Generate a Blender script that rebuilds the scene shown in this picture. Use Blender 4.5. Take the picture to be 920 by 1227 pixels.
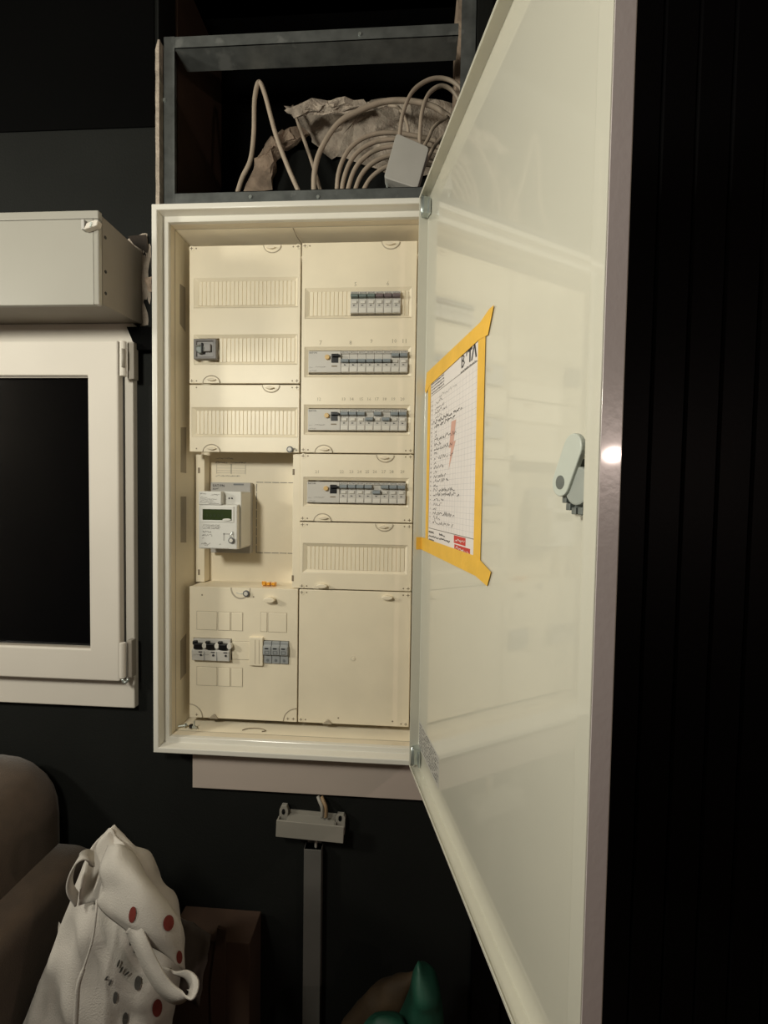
import bpy, bmesh, math, random
from mathutils import Vector, Matrix, noise
from mathutils.bvhtree import BVHTree

for o in list(bpy.data.objects): bpy.data.objects.remove(o)
scene = bpy.context.scene
C = scene.collection
random.seed(7)

# ------------------------------------------------------------------ camera
F_PX = 511.4561
CAM = Vector((.4907, -.9283, .5067))
YAW, PIT, ROL = .0578, -.0352, .0155
_fw = Vector((-math.sin(YAW)*math.cos(PIT), math.cos(YAW)*math.cos(PIT), math.sin(PIT)))
_r0 = Vector((math.cos(YAW), math.sin(YAW), 0)); _u0 = _r0.cross(_fw)
_rt = _r0*math.cos(ROL)+_u0*math.sin(ROL); _up = _u0*math.cos(ROL)-_r0*math.sin(ROL)
cam_d = bpy.data.cameras.new('camera'); cam = bpy.data.objects.new('camera', cam_d); C.objects.link(cam)
cam_d.sensor_fit = 'HORIZONTAL'; cam_d.sensor_width = 36; cam_d.lens = F_PX/920*36
cam_d.clip_start = .01
m = Matrix((_rt, _up, -_fw)).transposed().to_4x4(); m.translation = CAM
cam.matrix_world = m
scene.camera = cam

# ------------------------------------------------------------------ light
W = bpy.data.worlds.new('night'); scene.world = W; W.use_nodes = True
W.node_tree.nodes['Background'].inputs[0].default_value = (.5, .55, .7, 1)
W.node_tree.nodes['Background'].inputs[1].default_value = .0015
def lamp(name, loc, watts, col, radius):
    d = bpy.data.lights.new(name, 'POINT'); d.energy = watts; d.color = col; d.shadow_soft_size = radius
    o = bpy.data.objects.new(name, d); C.objects.link(o); o.location = loc; return o
lamp('lamp_light', (-.16, -1.02, .93), 27, (1, .975, .85), .09)
lamp('second_lamp_light', (-1.46, -.95, 1.02), 52, (1, .965, .83), .10)
lamp('side_lamp_light', (1.644, -1.335, .6585), 9.0, (1, .80, .70), .011)
vs = scene.view_settings
vs.view_transform = 'Standard'; vs.look = 'None'; vs.exposure = .08; vs.gamma = 1; vs.use_curve_mapping = False

# ------------------------------------------------------------------ helpers
def at(x, y, Y):
    """point on the plane y=Y that stands where the measured pixel looks"""
    d = _fw + _rt*((x-460)/F_PX) - _up*((y-613.5)/F_PX)
    return CAM + d*((Y-CAM.y)/d.y)
MATS = {}
def mat(name, rgb, rough=.5, var=.06, scale=18, bump=0., bscale=120, metal=0., spec=.5, trans=0., coat=0., coatr=.03, coati=1.5, wear=None, emit=None, sheen=0):
    m = bpy.data.materials.new(name); m.use_nodes = True; nt = m.node_tree; b = nt.nodes['Principled BSDF']
    tc = nt.nodes.new('ShaderNodeTexCoord')
    n = nt.nodes.new('ShaderNodeTexNoise'); n.inputs['Scale'].default_value = scale; n.inputs['Detail'].default_value = 5
    nt.links.new(tc.outputs['Object'], n.inputs['Vector'])
    r = nt.nodes.new('ShaderNodeValToRGB')
    r.color_ramp.elements[0].position = .3; r.color_ramp.elements[1].position = .7
    r.color_ramp.elements[0].color = (*[c*(1-var) for c in rgb], 1)
    r.color_ramp.elements[1].color = (*[min(1, c*(1+var)) for c in rgb], 1)
    nt.links.new(n.outputs['Fac'], r.inputs['Fac'])
    out = r.outputs['Color']
    if wear:
        n2 = nt.nodes.new('ShaderNodeTexNoise'); n2.inputs['Scale'].default_value = wear[1]; n2.inputs['Detail'].default_value = 8
        nt.links.new(tc.outputs['Object'], n2.inputs['Vector'])
        r2 = nt.nodes.new('ShaderNodeValToRGB'); r2.color_ramp.elements[0].position = wear[2]; r2.color_ramp.elements[1].position = wear[2]+.08
        mx = nt.nodes.new('ShaderNodeMixRGB'); nt.links.new(n2.outputs['Fac'], r2.inputs['Fac']); nt.links.new(r2.outputs['Color'], mx.inputs['Fac'])
        nt.links.new(out, mx.inputs['Color1']); mx.inputs['Color2'].default_value = (*wear[0], 1); out = mx.outputs['Color']
    nt.links.new(out, b.inputs['Base Color'])
    b.inputs['Roughness'].default_value = rough; b.inputs['Metallic'].default_value = metal
    b.inputs['Specular IOR Level'].default_value = spec
    b.inputs['Transmission Weight'].default_value = trans; b.inputs['Coat Weight'].default_value = coat; b.inputs['Coat Roughness'].default_value = coatr; b.inputs['Coat IOR'].default_value = coati
    if sheen: b.inputs['Sheen Weight'].default_value = sheen
    if emit: b.inputs['Emission Color'].default_value = (*emit[0], 1); b.inputs['Emission Strength'].default_value = emit[1]
    if bump:
        nb = nt.nodes.new('ShaderNodeTexNoise'); nb.inputs['Scale'].default_value = bscale; nb.inputs['Detail'].default_value = 4
        nt.links.new(tc.outputs['Object'], nb.inputs['Vector'])
        bp = nt.nodes.new('ShaderNodeBump'); bp.inputs['Strength'].default_value = bump; bp.inputs['Distance'].default_value = .004
        nt.links.new(nb.outputs['Fac'], bp.inputs['Height']); nt.links.new(bp.outputs['Normal'], b.inputs['Normal'])
    MATS[name] = m; return m

mat('wall_paint', (.0066, .0072, .0062), .8, .15, 6, .2, 260, spec=.2, wear=((.02, .02, .018), 14, .74))
mat('black_paint', (.0010, .0010, .0010), .85, .2, 5, .1, 200, spec=.05)
mat('black_board', (.0013, .001, .0013), .55, .2, 9, .1, 90, spec=.10)
mat('plaster', (.40, .335, .27), .95, .25, 40, .8, 180)
mat('rubble', (.36, .27, .20), .95, .4, 30, .8, 90)
mat('rubble_dark', (.022, .015, .010), .95, .4, 60)
mat('room_paint', (.09, .075, .062), .8, .1, 4)
mat('floor_wood', (.10, .065, .04), .5, .3, 6)
mat('steel_white', (.72, .69, .62), .22, .03, 5, .03, 240, wear=((.45, .39, .30), 9, .80))
mat('door_white', (.605, .585, .495), .3, .025, 4, .010, 260, coat=1, coatr=.045, coati=1.75)
mat('door_edge', (.60, .54, .53), .3, .03, 4, .05, 160, coat=1, coatr=.06)  # door white with the pinkish light on the end face mixed into its colour
mat('cream', (.82, .73, .56), .42, .04, 12, .04, 300, wear=((.66, .56, .40), 7, .74))
mat('cream_side', (.74, .65, .50), .5, .06, 9, wear=((.52, .43, .30), 6, .70))
mat('cream_dark', (.42, .36, .27), .6, .08, 20)
mat('screw_mark', (.22, .17, .11), .6, .1, 60)
mat('pencil', (.42, .37, .28), .9, .1, 60)
mat('skirt_white', (.46, .385, .335), .55, .05, 6)
mat('pvc_white', (.60, .555, .49), .6, .03, 6, .02, 200, spec=.25)
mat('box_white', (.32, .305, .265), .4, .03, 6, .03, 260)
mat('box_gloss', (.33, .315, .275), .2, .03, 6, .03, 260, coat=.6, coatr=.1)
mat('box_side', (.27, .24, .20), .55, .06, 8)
mat('gasket', (.03, .028, .025), .7)
mat('galv', (.15, .16, .155), .42, .25, 30, .1, 60, metal=.5, wear=((.24, .25, .24), 24, .62))
mat('zinc', (.55, .60, .58), .3, .15, 60, metal=.8)
mat('device_grey', (.53, .505, .46), .45, .03, 30)
mat('device_pale', (.64, .61, .55), .45, .03, 30)
mat('toggle_blue', (.23, .26, .28), .4, .05, 40)
mat('toggle_green', (.13, .165, .155), .4, .05, 40)
mat('toggle_purple', (.15, .115, .12), .4, .05, 40)
mat('black_plastic', (.006, .006, .007), .3, .1, 40)
mat('ink', (.035, .032, .035), .7, .1, 90)
mat('ink_soft', (.21, .19, .17), .8, .1, 90)
mat('button_yellow', (.62, .42, .17), .4, .05, 40)
mat('fuse_grey', (.31, .32, .32), .5, .05, 40)
mat('fuse_dark', (.17, .18, .185), .5, .05, 40)
mat('meter_white', (.66, .645, .60), .38, .03, 20)
mat('meter_grey', (.43, .41, .38), .45, .03, 20)
mat('lcd', (.028, .042, .011), .25, .1, 40)
mat('switch_grey', (.17, .155, .145), .4, .05, 40)
mat('switch_face', (.25, .235, .225), .4, .05, 40)
mat('lcd_digit', (.012, .022, .006), .4)
mat('seal_grey', (.12, .12, .12), .4, .1, 50)
mat('amber', (.75, .33, .03), .3, .15, 60, spec=.6)
mat('brass', (.4, .28, .12), .3, .2, 80, metal=.8)
mat('paper', (.74, .69, .66), .7, .03, 14)
mat('paper_grid', (.53, .50, .50), .8)
mat('tape', (.80, .47, .06), .55, .06, 30, .1, 200)
mat('red_print', (.55, .045, .035), .6, .05, 40)
mat('bolt_print', (.62, .36, .29), .7, .05, 40)
mat('label_grey', (.47, .455, .42), .5, .05, 40)
mat('lock_pale', (.52, .55, .49), .35, .04, 30)
mat('lock_mid', (.33, .35, .32), .35, .08, 30)
mat('lock_dark', (.17, .185, .175), .4, .15, 60, metal=.3)
mat('cable', (.40, .325, .25), .55, .08, 40)
mat('cable_brown', (.26, .17, .09), .55, .1, 40)
mat('adapter', (.40, .385, .35), .5, .05, 20)
mat('box_grey', (.27, .25, .215), .5, .06, 20)
mat('trunk_grey', (.115, .11, .10), .5, .06, 20)
mat('sofa', (.075, .048, .029), .9, .12, 40, .35, 500, sheen=.2)
mat('canvas', (.52, .48, .43), .95, .08, 22, .3, 500)
mat('canvas_strap', (.46, .425, .38), .95, .06, 30, .3, 500)
mat('dot_red', (.15, .018, .011), .9, .1, 60)
mat('dot_grey', (.075, .07, .062), .9, .1, 60)
mat('cardboard', (.05, .025, .013), .85, .15, 12)
mat('plastic_film', (.15, .125, .11), .45, .1, 20)
mat('green_bag', (.007, .058, .034), .6, .2, 14, .2, 60)
mat('brown_paper', (.04, .022, .007), .8, .3, 14, .3, 60)
# clear window pane
g = bpy.data.materials.new('window_glass'); g.use_nodes = True; gb = g.node_tree.nodes['Principled BSDF']
gb.inputs['Base Color'].default_value = (.75, .8, .82, 1); gb.inputs['Transmission Weight'].default_value = 1
gb.inputs['Roughness'].default_value = .02; gb.inputs['IOR'].default_value = 1.45; MATS['window_glass'] = g

def wloc(o):
    v = Vector((0, 0, 0))
    while o is not None: v += o.location; o = o.parent
    return v
def obj(name, bm, material, parent=None, bevel=0, smooth=False, seg=2):
    """bm in world coordinates -> one mesh object, stored relative to its parent"""
    me = bpy.data.meshes.new(name)
    if parent is not None: bmesh.ops.translate(bm, verts=bm.verts, vec=-wloc(parent))
    bmesh.ops.recalc_face_normals(bm, faces=bm.faces)
    bm.to_mesh(me); bm.free()
    me.materials.append(MATS[material])
    if smooth:
        for p in me.polygons: p.use_smooth = True
    o = bpy.data.objects.new(name, me); C.objects.link(o)
    if parent is not None: o.parent = parent
    if bevel:
        b = o.modifiers.new('bevel', 'BEVEL'); b.width = bevel; b.segments = seg; b.limit_method = 'ANGLE'; b.angle_limit = math.radians(40)
    return o
def tag(o, label, cat, group=None):
    o['label'] = label; o['category'] = cat
    if group: o['group'] = group
    return o
def thing(name, loc, label, cat, group=None):
    o = bpy.data.objects.new(name, None); C.objects.link(o); o.location = loc; o.empty_display_size = .02
    return tag(o, label, cat, group)
def struct(o): o['kind'] = 'structure'; return o
def copy_tree(o, parent=None):
    c = o.copy(); C.objects.link(c)
    if parent is not None: c.parent = parent
    for ch in list(o.children): copy_tree(ch, c)
    return c
BM = bmesh.new
ID = lambda x, y, z: Vector((x, y, z))
def box(bm, x0, x1, y0, y1, z0, z1, f=ID):
    v = [bm.verts.new(f(x, y, z)) for x in (x0, x1) for y in (y0, y1) for z in (z0, z1)]
    for q in ((0,1,3,2),(4,6,7,5),(0,4,5,1),(2,3,7,6),(0,2,6,4),(1,5,7,3)): bm.faces.new([v[i] for i in q])
    return bm
def prism(bm, pts, a0, a1, f):
    """polygon pts (u,v) extruded from a0 to a1 ; f(u,v,a)->Vector"""
    A = [bm.verts.new(f(u, v, a0)) for u, v in pts]; B = [bm.verts.new(f(u, v, a1)) for u, v in pts]
    bm.faces.new(A); bm.faces.new(B[::-1]); n = len(pts)
    for i in range(n): bm.faces.new((A[i], A[(i+1) % n], B[(i+1) % n], B[i]))
    return bm
XZ = lambda u, v, a: Vector((u, a, v))      # outline in x,z, extruded in y
YZ = lambda u, v, a: Vector((a, u, v))      # outline in y,z, extruded in x
def circ(cx, cz, rx, rz, n=20, a0=0, a1=2*math.pi, close=True):
    k = n if close else n+1
    return [(cx+rx*math.cos(a0+(a1-a0)*i/n), cz+rz*math.sin(a0+(a1-a0)*i/n)) for i in range(k)]
def spline(pts, n=8):
    P = [Vector(p) for p in pts]; P = [2*P[0]-P[1]]+P+[2*P[-1]-P[-2]]; out = []
    for i in range(1, len(P)-2):
        a, b, c, d = P[i-1:i+3]
        for k in range(n):
            t = k/n
            out.append(.5*((2*b)+(c-a)*t+(2*a-5*b+4*c-d)*t*t+(3*b-a-3*c+d)*t**3))
    out.append(P[-2]); return out
def tube(bm, pts, r, seg=8, n=8, raw=False):
    S = [Vector(p) for p in pts] if raw else spline(pts, n)
    rings = []; up = Vector((.3, .5, .81)); nrm = None
    for i, p in enumerate(S):
        t = (S[min(i+1, len(S)-1)]-S[max(i-1, 0)]).normalized()
        nrm = (up if nrm is None else nrm); nrm = (nrm-t*nrm.dot(t)).normalized(); b = t.cross(nrm)
        rr = r(i/(len(S)-1)) if callable(r) else r
        rings.append([bm.verts.new(p+(nrm*math.cos(2*math.pi*k/seg)+b*math.sin(2*math.pi*k/seg))*rr) for k in range(seg)])
    for a, b in zip(rings, rings[1:]):
        for k in range(seg): bm.faces.new((a[k], a[(k+1) % seg], b[(k+1) % seg], b[k]))
    bm.faces.new(rings[0][::-1]); bm.faces.new(rings[-1]); return bm
def ribbon(bm, pts, w, thick, side, n=6):
    """flat strap: pts centre line, side(i,t)->width vector, w width"""
    S = spline(pts, n); rows = []
    for i, p in enumerate(S):
        t = (S[min(i+1, len(S)-1)]-S[max(i-1, 0)]).normalized()
        s = side(i/(len(S)-1)); s = (s-t*s.dot(t)).normalized(); nn = t.cross(s)
        rows.append([bm.verts.new(p+s*w*a/2+nn*thick*b/2) for a, b in ((-1,-1),(1,-1),(1,1),(-1,1))])
    for a, b in zip(rows, rows[1:]):
        for k in range(4): bm.faces.new((a[k], a[(k+1) % 4], b[(k+1) % 4], b[k]))
    bm.faces.new(rows[0][::-1]); bm.faces.new(rows[-1]); return bm
def plate(bm, x0, x1, z0, z1, y0, y1, holes=(), f=ID):
    """rectangular plate with rectangular openings (x0,x1,z0,z1)"""
    xs = sorted({x0, x1, *[h[0] for h in holes], *[h[1] for h in holes]}); zs = sorted({z0, z1, *[h[2] for h in holes], *[h[3] for h in holes]})
    xs = [x for x in xs if x0 <= x <= x1]; zs = [z for z in zs if z0 <= z <= z1]
    nx, nz = len(xs)-1, len(zs)-1
    solid = lambda i, j: 0 <= i < nx and 0 <= j < nz and not any(h[0] < (xs[i]+xs[i+1])/2 < h[1] and h[2] < (zs[j]+zs[j+1])/2 < h[3] for h in holes)
    V = {}
    def v(i, j, k):
        if (i, j, k) not in V: V[i, j, k] = bm.verts.new(f(xs[i], (y0, y1)[k], zs[j]))
        return V[i, j, k]
    for i in range(nx):
        for j in range(nz):
            if not solid(i, j): continue
            bm.faces.new((v(i,j,0), v(i+1,j,0), v(i+1,j+1,0), v(i,j+1,0)))
            bm.faces.new((v(i,j,1), v(i,j+1,1), v(i+1,j+1,1), v(i+1,j,1)))
            if not solid(i-1, j): bm.faces.new((v(i,j,0), v(i,j+1,0), v(i,j+1,1), v(i,j,1)))
            if not solid(i+1, j): bm.faces.new((v(i+1,j,0), v(i+1,j,1), v(i+1,j+1,1), v(i+1,j+1,0)))
            if not solid(i, j-1): bm.faces.new((v(i,j,0), v(i,j,1), v(i+1,j,1), v(i+1,j,0)))
            if not solid(i, j+1): bm.faces.new((v(i,j+1,0), v(i+1,j+1,0), v(i+1,j+1,1), v(i,j+1,1)))
    return bm
def frustum(bm, o, i, yo, yi):
    """sloped walls of a recess: outer rect o at depth yo to inner rect i at depth yi"""
    def ring(r, y): return [bm.verts.new((x, y, z)) for x, z in ((r[0], r[2]), (r[1], r[2]), (r[1], r[3]), (r[0], r[3]))]
    a, b = ring(o, yo), ring(i, yi)
    for k in range(4): bm.faces.new((a[k], a[(k+1) % 4], b[(k+1) % 4], b[k]))
_txt = {}
def text_bm(s, size, origin, ux=Vector((1, 0, 0)), uz=Vector((0, 0, 1)), align='LEFT'):
    """flat lettering as a mesh, in the plane spanned by ux (right) and uz (up)"""
    key = (s, align)
    if key not in _txt:
        cu = bpy.data.curves.new('t', 'FONT'); cu.body = s; cu.size = 1; cu.align_x = align; cu.resolution_u = 1
        t = bpy.data.objects.new('t', cu); C.objects.link(t)
        me = bpy.data.meshes.new_from_object(t); _txt[key] = me
        bpy.data.objects.remove(t)
    bm = BM(); bm.from_mesh(_txt[key])
    for v in bm.verts: v.co = Vector(origin)+ux*(v.co.x*size)+uz*(v.co.y*size)
    return bm
def join(bm, other):
    me = bpy.data.meshes.new('tmp'); other.to_mesh(me); other.free(); bm.from_mesh(me); bpy.data.meshes.remove(me); return bm

# ------------------------------------------------------------------ room shell
WY = -.03                                   # face of the wall the cabinet is let into
FLOOR, CEIL = -.92, 1.72
wall = struct(obj('wall_back', plate(BM(), -1.9, 2.4, FLOOR, CEIL, WY, WY+.18,
      [(-.86, -.112, .05, 1.0), (-.0493, .552, -.03, 1.10), (-.0493, .612, 1.10, 1.69), ]), 'wall_paint'))
struct(obj('floor', box(BM(), -1.9, 2.4, -3.2, .15, FLOOR-.1, FLOOR), 'floor_wood'))
struct(obj('ceiling', box(BM(), -1.9, 2.4, -3.2, .15, CEIL, CEIL+.1), 'room_paint'))
struct(obj('wall_left', box(BM(), -2.0, -1.9, -3.2, .15, FLOOR, CEIL), 'room_paint'))
struct(obj('wall_right', box(BM(), 2.4, 2.5, -3.2, .15, FLOOR, CEIL), 'room_paint'))
struct(obj('wall_behind_camera', box(BM(), -1.9, 2.4, -3.3, -3.2, FLOOR, CEIL), 'room_paint'))
# black painted upper band on the left
obj('painted_band', box(BM(), -1.9, -.0575, WY-.003, WY, 1.2785, CEIL), 'black_paint', wall)
# dark vertical boards right of the cabinet, each its own board
bd = None
for k in range(13):
    x0 = .640+.066*k
    if bd is None:
        b = BM(); prism(b, [(x0+.0008, WY), (x0+.0008, WY-.006), (x0+.0045, WY-.010), (x0+.0615, WY-.010), (x0+.0652, WY-.006), (x0+.0652, WY)], FLOOR+.005, CEIL-.005, lambda u, v, a: Vector((u, v, a)))
        bd = obj('board', b, 'black_board', wall)
    else:
        c = bd.copy(); C.objects.link(c); c.parent = wall; c.location.x = .066*k
# cavity behind the niche: side boards, top and masonry back, coloured black for the shade inside
cav = BM(); NB = .26; SY0 = WY+.0128
box(cav, -.062, .625, NB, NB+.02, .98, 1.70); 
box(cav, .613, .625, WY+.0125, NB, 1.10, 1.70); box(cav, -.062, .625, WY+.02, NB, 1.69, 1.71)
struct(obj('wall_niche', cav, 'black_paint'))
struct(obj('trim_1', box(BM(), -.0495, -.044, SY0+.052, NB-.001, 1.10, 1.688), 'cardboard'))

# ------------------------------------------------------------------ lumps of plaster
def lumpy(bm, outline, Y0, thick, n=5, amp=.006, seed=0):
    """ragged lump: pixel outline at depth Y0, bulging towards the viewer"""
    P = [at(x, y, Y0) for x, y in outline]; c = sum(P, Vector())/len(P)
    pts = []
    for i, p in enumerate(P):
        q = P[(i+1) % len(P)]
        for k in range(3): pts.append(p.lerp(q, k/3))
    rings = []
    for r in range(n+1):
        s = 1-r/(n+.6); row = []
        for i, p in enumerate(pts):
            w = c+(p-c)*s
            j = noise.noise_vector(w*55+Vector((seed, 0, 0)))*amp*(1.4 if r else 1)
            d = thick*math.sin(math.pi/2*(1-s))
            row.append(bm.verts.new((w.x+j.x, Y0-d+j.y, w.z+j.z)))
        rings.append(row)
    m = len(pts)
    for a, b in zip(rings, rings[1:]):
        for k in range(m): bm.faces.new((a[k], a[(k+1) % m], b[(k+1) % m], b[k]))
    bm.faces.new(rings[-1]); bm.faces.new(rings[0][::-1]); return bm
pl = obj('plaster_edge', BM(), 'plaster')
b = BM(); zs = [1.0956+.02*i for i in range(19)]
rows = []
for i, z in enumerate(zs):
    w = .0022*noise.noise(Vector((z*60, 1, 0))); e = .0065 if i < len(zs)-1 else .002
    rows.append([b.verts.new(q) for q in ((-.0493-e+w, WY-.0015, z), (-.0478+w, WY-.0012, z), (-.0472+w*.6, WY+.0125, z), (-.0493-e, WY+.0125, z))])
for a, c in zip(rows, rows[1:]):
    for k in range(4): b.faces.new((a[k], a[(k+1) % 4], c[(k+1) % 4], c[k]))
b.faces.new(rows[0]); b.faces.new(rows[-1][::-1])
bpy.data.objects.remove(pl); obj('plaster_edge', b, 'plaster', wall)
o = obj('broken_plaster', lumpy(BM(), [(148, 279), (158, 277), (166, 279), (173, 280), (180, 275), (182, 300), (182, 390), (168, 392), (150, 330)], WY+.001, .004, amp=.0035, seed=3), 'plaster', wall)
b = BM(); lumpy(b, [(153, 283), (175, 281), (177, 296), (176, 303), (160, 293)], WY-.0060, .0008, amp=.0008, seed=9); obj('wall_hole', b, 'rubble_dark', wall)
o = obj('broken_brick', lumpy(BM(), [(173, 332), (182, 332), (182, 349), (177, 348)], WY-.004, .003, amp=.003, seed=5), 'rubble', wall)
# plaster rubble at the back of the niche
def mound(name, outline, Y, th, matn, seed, label):
    tag(obj(name, lumpy(BM(), outline, Y, th, 6, .011, seed), matn, None, 0, False), label, 'plaster')
mound('plaster_lump', [(342, 130), (372, 124), (432, 124), (470, 118), (505, 124), (530, 118), (560, 128), (560, 205), (470, 212), (412, 190), (388, 186), (376, 172), (366, 158)], .20, .045, 'plaster', 1, 'pale broken plaster lump at the back of the open niche')
mound('rubble_lump', [(318, 172), (335, 160), (360, 150), (372, 160), (345, 178), (332, 195), (326, 228), (292, 232), (300, 205)], .19, .035, 'rubble', 2, 'brown crumbling rubble left of the plaster lump in the niche')
mound('masonry_ridge', [(340, 132), (372, 121), (440, 120), (440, 130), (400, 136), (352, 140)], .10, .015, 'plaster', 4, 'thin pale ledge of broken plaster above the lump in the niche')
b = BM(); box(b, at(330, 200, .22).x, at(560, 200, .22).x, .215, .235, .99, at(400, 178, .215).z)
tag(obj('grey_block', b, 'wall_paint', None, .002), 'dark grey masonry block below the plaster lump inside the niche', 'block')

# ------------------------------------------------------------------ metal stud frame of the niche
SY = WY+.0128
sf = thing('stud_frame', (-.03, SY, 1.0985), 'galvanised metal stud frame around the open niche above the cabinet', 'stud frame')
def stud(x0, x1, z0, z1, flange):
    b = BM(); box(b, x0, x1, SY, SY+.0012, z0, z1)
    if flange == 'x0': box(b, x0, x0+.0012, SY, SY+.05, z0, z1)
    if flange == 'x1': box(b, x1-.0012, x1, SY, SY+.05, z0, z1)
    if flange == 'z0': box(b, x0, x1, SY, SY+.05, z0, z0+.0012)
    if flange == 'z1': box(b, x0, x1, SY, SY+.05, z1-.0012, z1)
    return obj('stud', b, 'galv', sf)
zb = at(300, 229, SY).z; xl = at(209, 140, SY).x
stud(-.0470, xl, 1.0985, 1.475, 'x0')
stud(xl+.0004, .575, 1.0985, zb, 'z1')
zt0, zt1 = at(300, 54, SY).z, at(300, 40, SY).z
stud(xl+.0004, .575, zt0, zt1, 'z0')
xr0 = at(553, 18, SY).x; stud(max(xr0, .5755), .611, 1.0985, 1.685, 'x1')
b = BM(); box(b, .582, .600, .12, .18, 1.10, 1.68); tag(obj('wooden_batten', b, 'rubble', None, .002), 'dim brown wooden batten standing upright inside the niche at right', 'batten')
for px, py in ((431, 41), (300, 236), (381, 236), (197, 120)):
    p = at(px, py, SY-.001); b = BM(); prism(b, circ(p.x, p.z, .0035, .0035, 10), SY-.0025, SY+.001, XZ); obj('stud_screw', b, 'zinc', sf)

# ------------------------------------------------------------------ cables in the niche
def cable(name, pts, r, matn, label, group=None):
    P = [at(*p) for p in pts]
    return tag(obj(name, tube(BM(), P, r, 8, 8), matn, None, 0, True), label, 'cable', group)
cable('cable', [(283, 236, .05), (290, 214, .05), (300, 192, .05), (304, 160, .05), (305, 120, .055), (310, 99, .06), (317, 112, .055), (330, 160, .05), (344, 198, .045), (358, 230, .04)], .0052, 'cable', 'beige cable bent into a tall narrow peak at left of the niche')
cable('cable', [(351, 128, .14), (358, 150, .12), (368, 178, .09), (377, 205, .06), (386, 236, .04)], .0042, 'cable', 'short thin cable end leaning over the plaster lump in the niche')
cable('cable', [(376, 236, .03), (377, 205, .03), (385, 178, .04), (405, 148, .05), (430, 133, .06), (460, 122, .07), (490, 121, .08), (520, 128, .09), (545, 145, .10), (562, 152, .11)], .0058, 'cable', 'thick beige cable arching to the right over the plaster lump')
for i, (x0, xt, yt, yb, dY, lb) in enumerate((
      (403, 428, 176, 232, .05, 'outermost loop of the coiled beige cable in the niche'),
      (409, 436, 184, 234, .045, 'second loop from outside of the coiled beige cable in the niche'),
      (415, 444, 192, 236, .04, 'third loop from outside of the coiled beige cable in the niche'),
      (421, 452, 202, 238, .035, 'fourth loop from outside of the coiled beige cable in the niche'),
      (428, 456, 212, 240, .03, 'innermost loop of the coiled beige cable in the niche'))):
    cable('coiled_cable', [(x0, yb+4, dY), (x0+2, yt+34, dY), (x0+9, yt+13, dY+.006), (x0+20, yt-2, dY+.012), (x0+38, yt-13, dY+.02), (x0+62, yt-17, dY+.03), (x0+90, yt-14, dY+.045), (x0+125, yt-6, dY+.06)], .0048, 'cable', lb, 'loops of the coiled cable')
cable('adapter_lead', [(478, 172, .000), (479, 158, .005), (483, 135, .015), (494, 110, .03), (513, 96, .045), (532, 94, .055), (548, 102, .06), (560, 120, .065)], .0042, 'cable', 'larger of the two beige leads looping up from the white square adapter')
cable('adapter_lead', [(503, 180, .000), (503, 160, .005), (506, 132, .015), (514, 112, .03), (528, 103, .045), (541, 108, .055), (552, 124, .06)], .0042, 'cable', 'smaller inner lead looping up from the white square adapter')
cable('cable', [(505, 206, .05), (520, 176, .06), (534, 160, .07), (556, 148, .08)], .0042, 'cable', 'short beige cable rising behind the white adapter to the right')
cable('cable', [(498, 190, .06), (512, 168, .07), (520, 152, .08), (536, 140, .09)], .0038, 'cable', 'thin cable crossing behind the adapter just below the arches')
cable('cable', [(489, 176, .10), (488, 150, .10), (478, 130, .11), (466, 126, .12)], .0036, 'cable', 'thin cable stub hanging beside the plaster lump behind the leads')
# square adapter with rounded corners hanging at the stud
ad = thing('power_adapter', at(488, 226, -.025), 'pale square plastic adapter box leaning among the niche cables', 'adapter')
P = [at(*q, -.004) for q in ((475, 163), (514, 180), (500, 229), (460, 216))]
def rounded_poly(P, r, n=4):
    out = []
    for i, p in enumerate(P):
        a = (P[i-1]-p).normalized(); c = (P[(i+1) % len(P)]-p).normalized()
        s, e = p+a*r, p+c*r
        for k in range(n+1):
            t = k/n; out.append(s*(1-t)**2+p*2*t*(1-t)+e*t*t)
    return out
b = BM(); prism(b, [(q.x, q.z) for q in rounded_poly(P, .007)], -.012, .012, XZ); obj('housing', b, 'adapter', ad, .0015)
b = BM(); Q = [p+(sum(P, Vector())/4-p)*.35 for p in P]
prism(b, [(q.x, q.z) for q in rounded_poly(Q, .005)], -.0118+.0244, .018, XZ); obj('backplate', b, 'gasket', ad)
b = BM(); p = at(463, 219, -.004); tube(b, [p, p+Vector((.002, .004, -.012))], .002, 6, 2); obj('screw', b, 'zinc', ad)

# ------------------------------------------------------------------ the distribution cabinet
X0, X1, Z0, Z1, DF = -.0433, .5433, -.0448, 1.0956, -.0677
cab = thing('distribution_cabinet', (.25, .03, Z0), 'large cream electrical distribution cabinet with its white door wide open', 'electrical cabinet')
def sweep(bm, prof, close=False):
    rings = [[bm.verts.new(q) for q in ((X0+i, y, Z0+i), (X1-i, y, Z0+i), (X1-i, y, Z1-i), (X0+i, y, Z1-i))] for i, y in prof]
    prs = list(zip(rings, rings[1:]))+([(rings[-1], rings[0])] if close else [])
    for a, c in prs:
        for k in range(4): bm.faces.new((a[k], a[(k+1) % 4], c[(k+1) % 4], c[k]))
    return bm
fr = sweep(BM(), [(0, WY-.0006), (0, DF+.0015), (.0007, DF+.0004), (.002, DF), (.0095, DF), (.0108, DF+.0004), (.0115, DF+.0015), (.0115, -.046), (.0122, -.0452), (.0215, -.045), (.0226, -.0442), (.0226, -.036), (.014, -.034), (.012, WY-.0006)], True)
frame = obj('frame', fr, 'steel_white', cab)
b = BM(); p = at(193, 253, -.0455); prism(b, circ(p.x-.001, p.z+.002, .003, .0022, 10), -.0475, -.0465, XZ); obj('corner_hole', b, 'black_plastic', frame)
b = BM(); p = at(198, 897, -.046); prism(b, circ(p.x, p.z, .0034, .002, 10), -.0475, -.0465, XZ); obj('corner_hole', b, 'black_plastic', frame)
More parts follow.
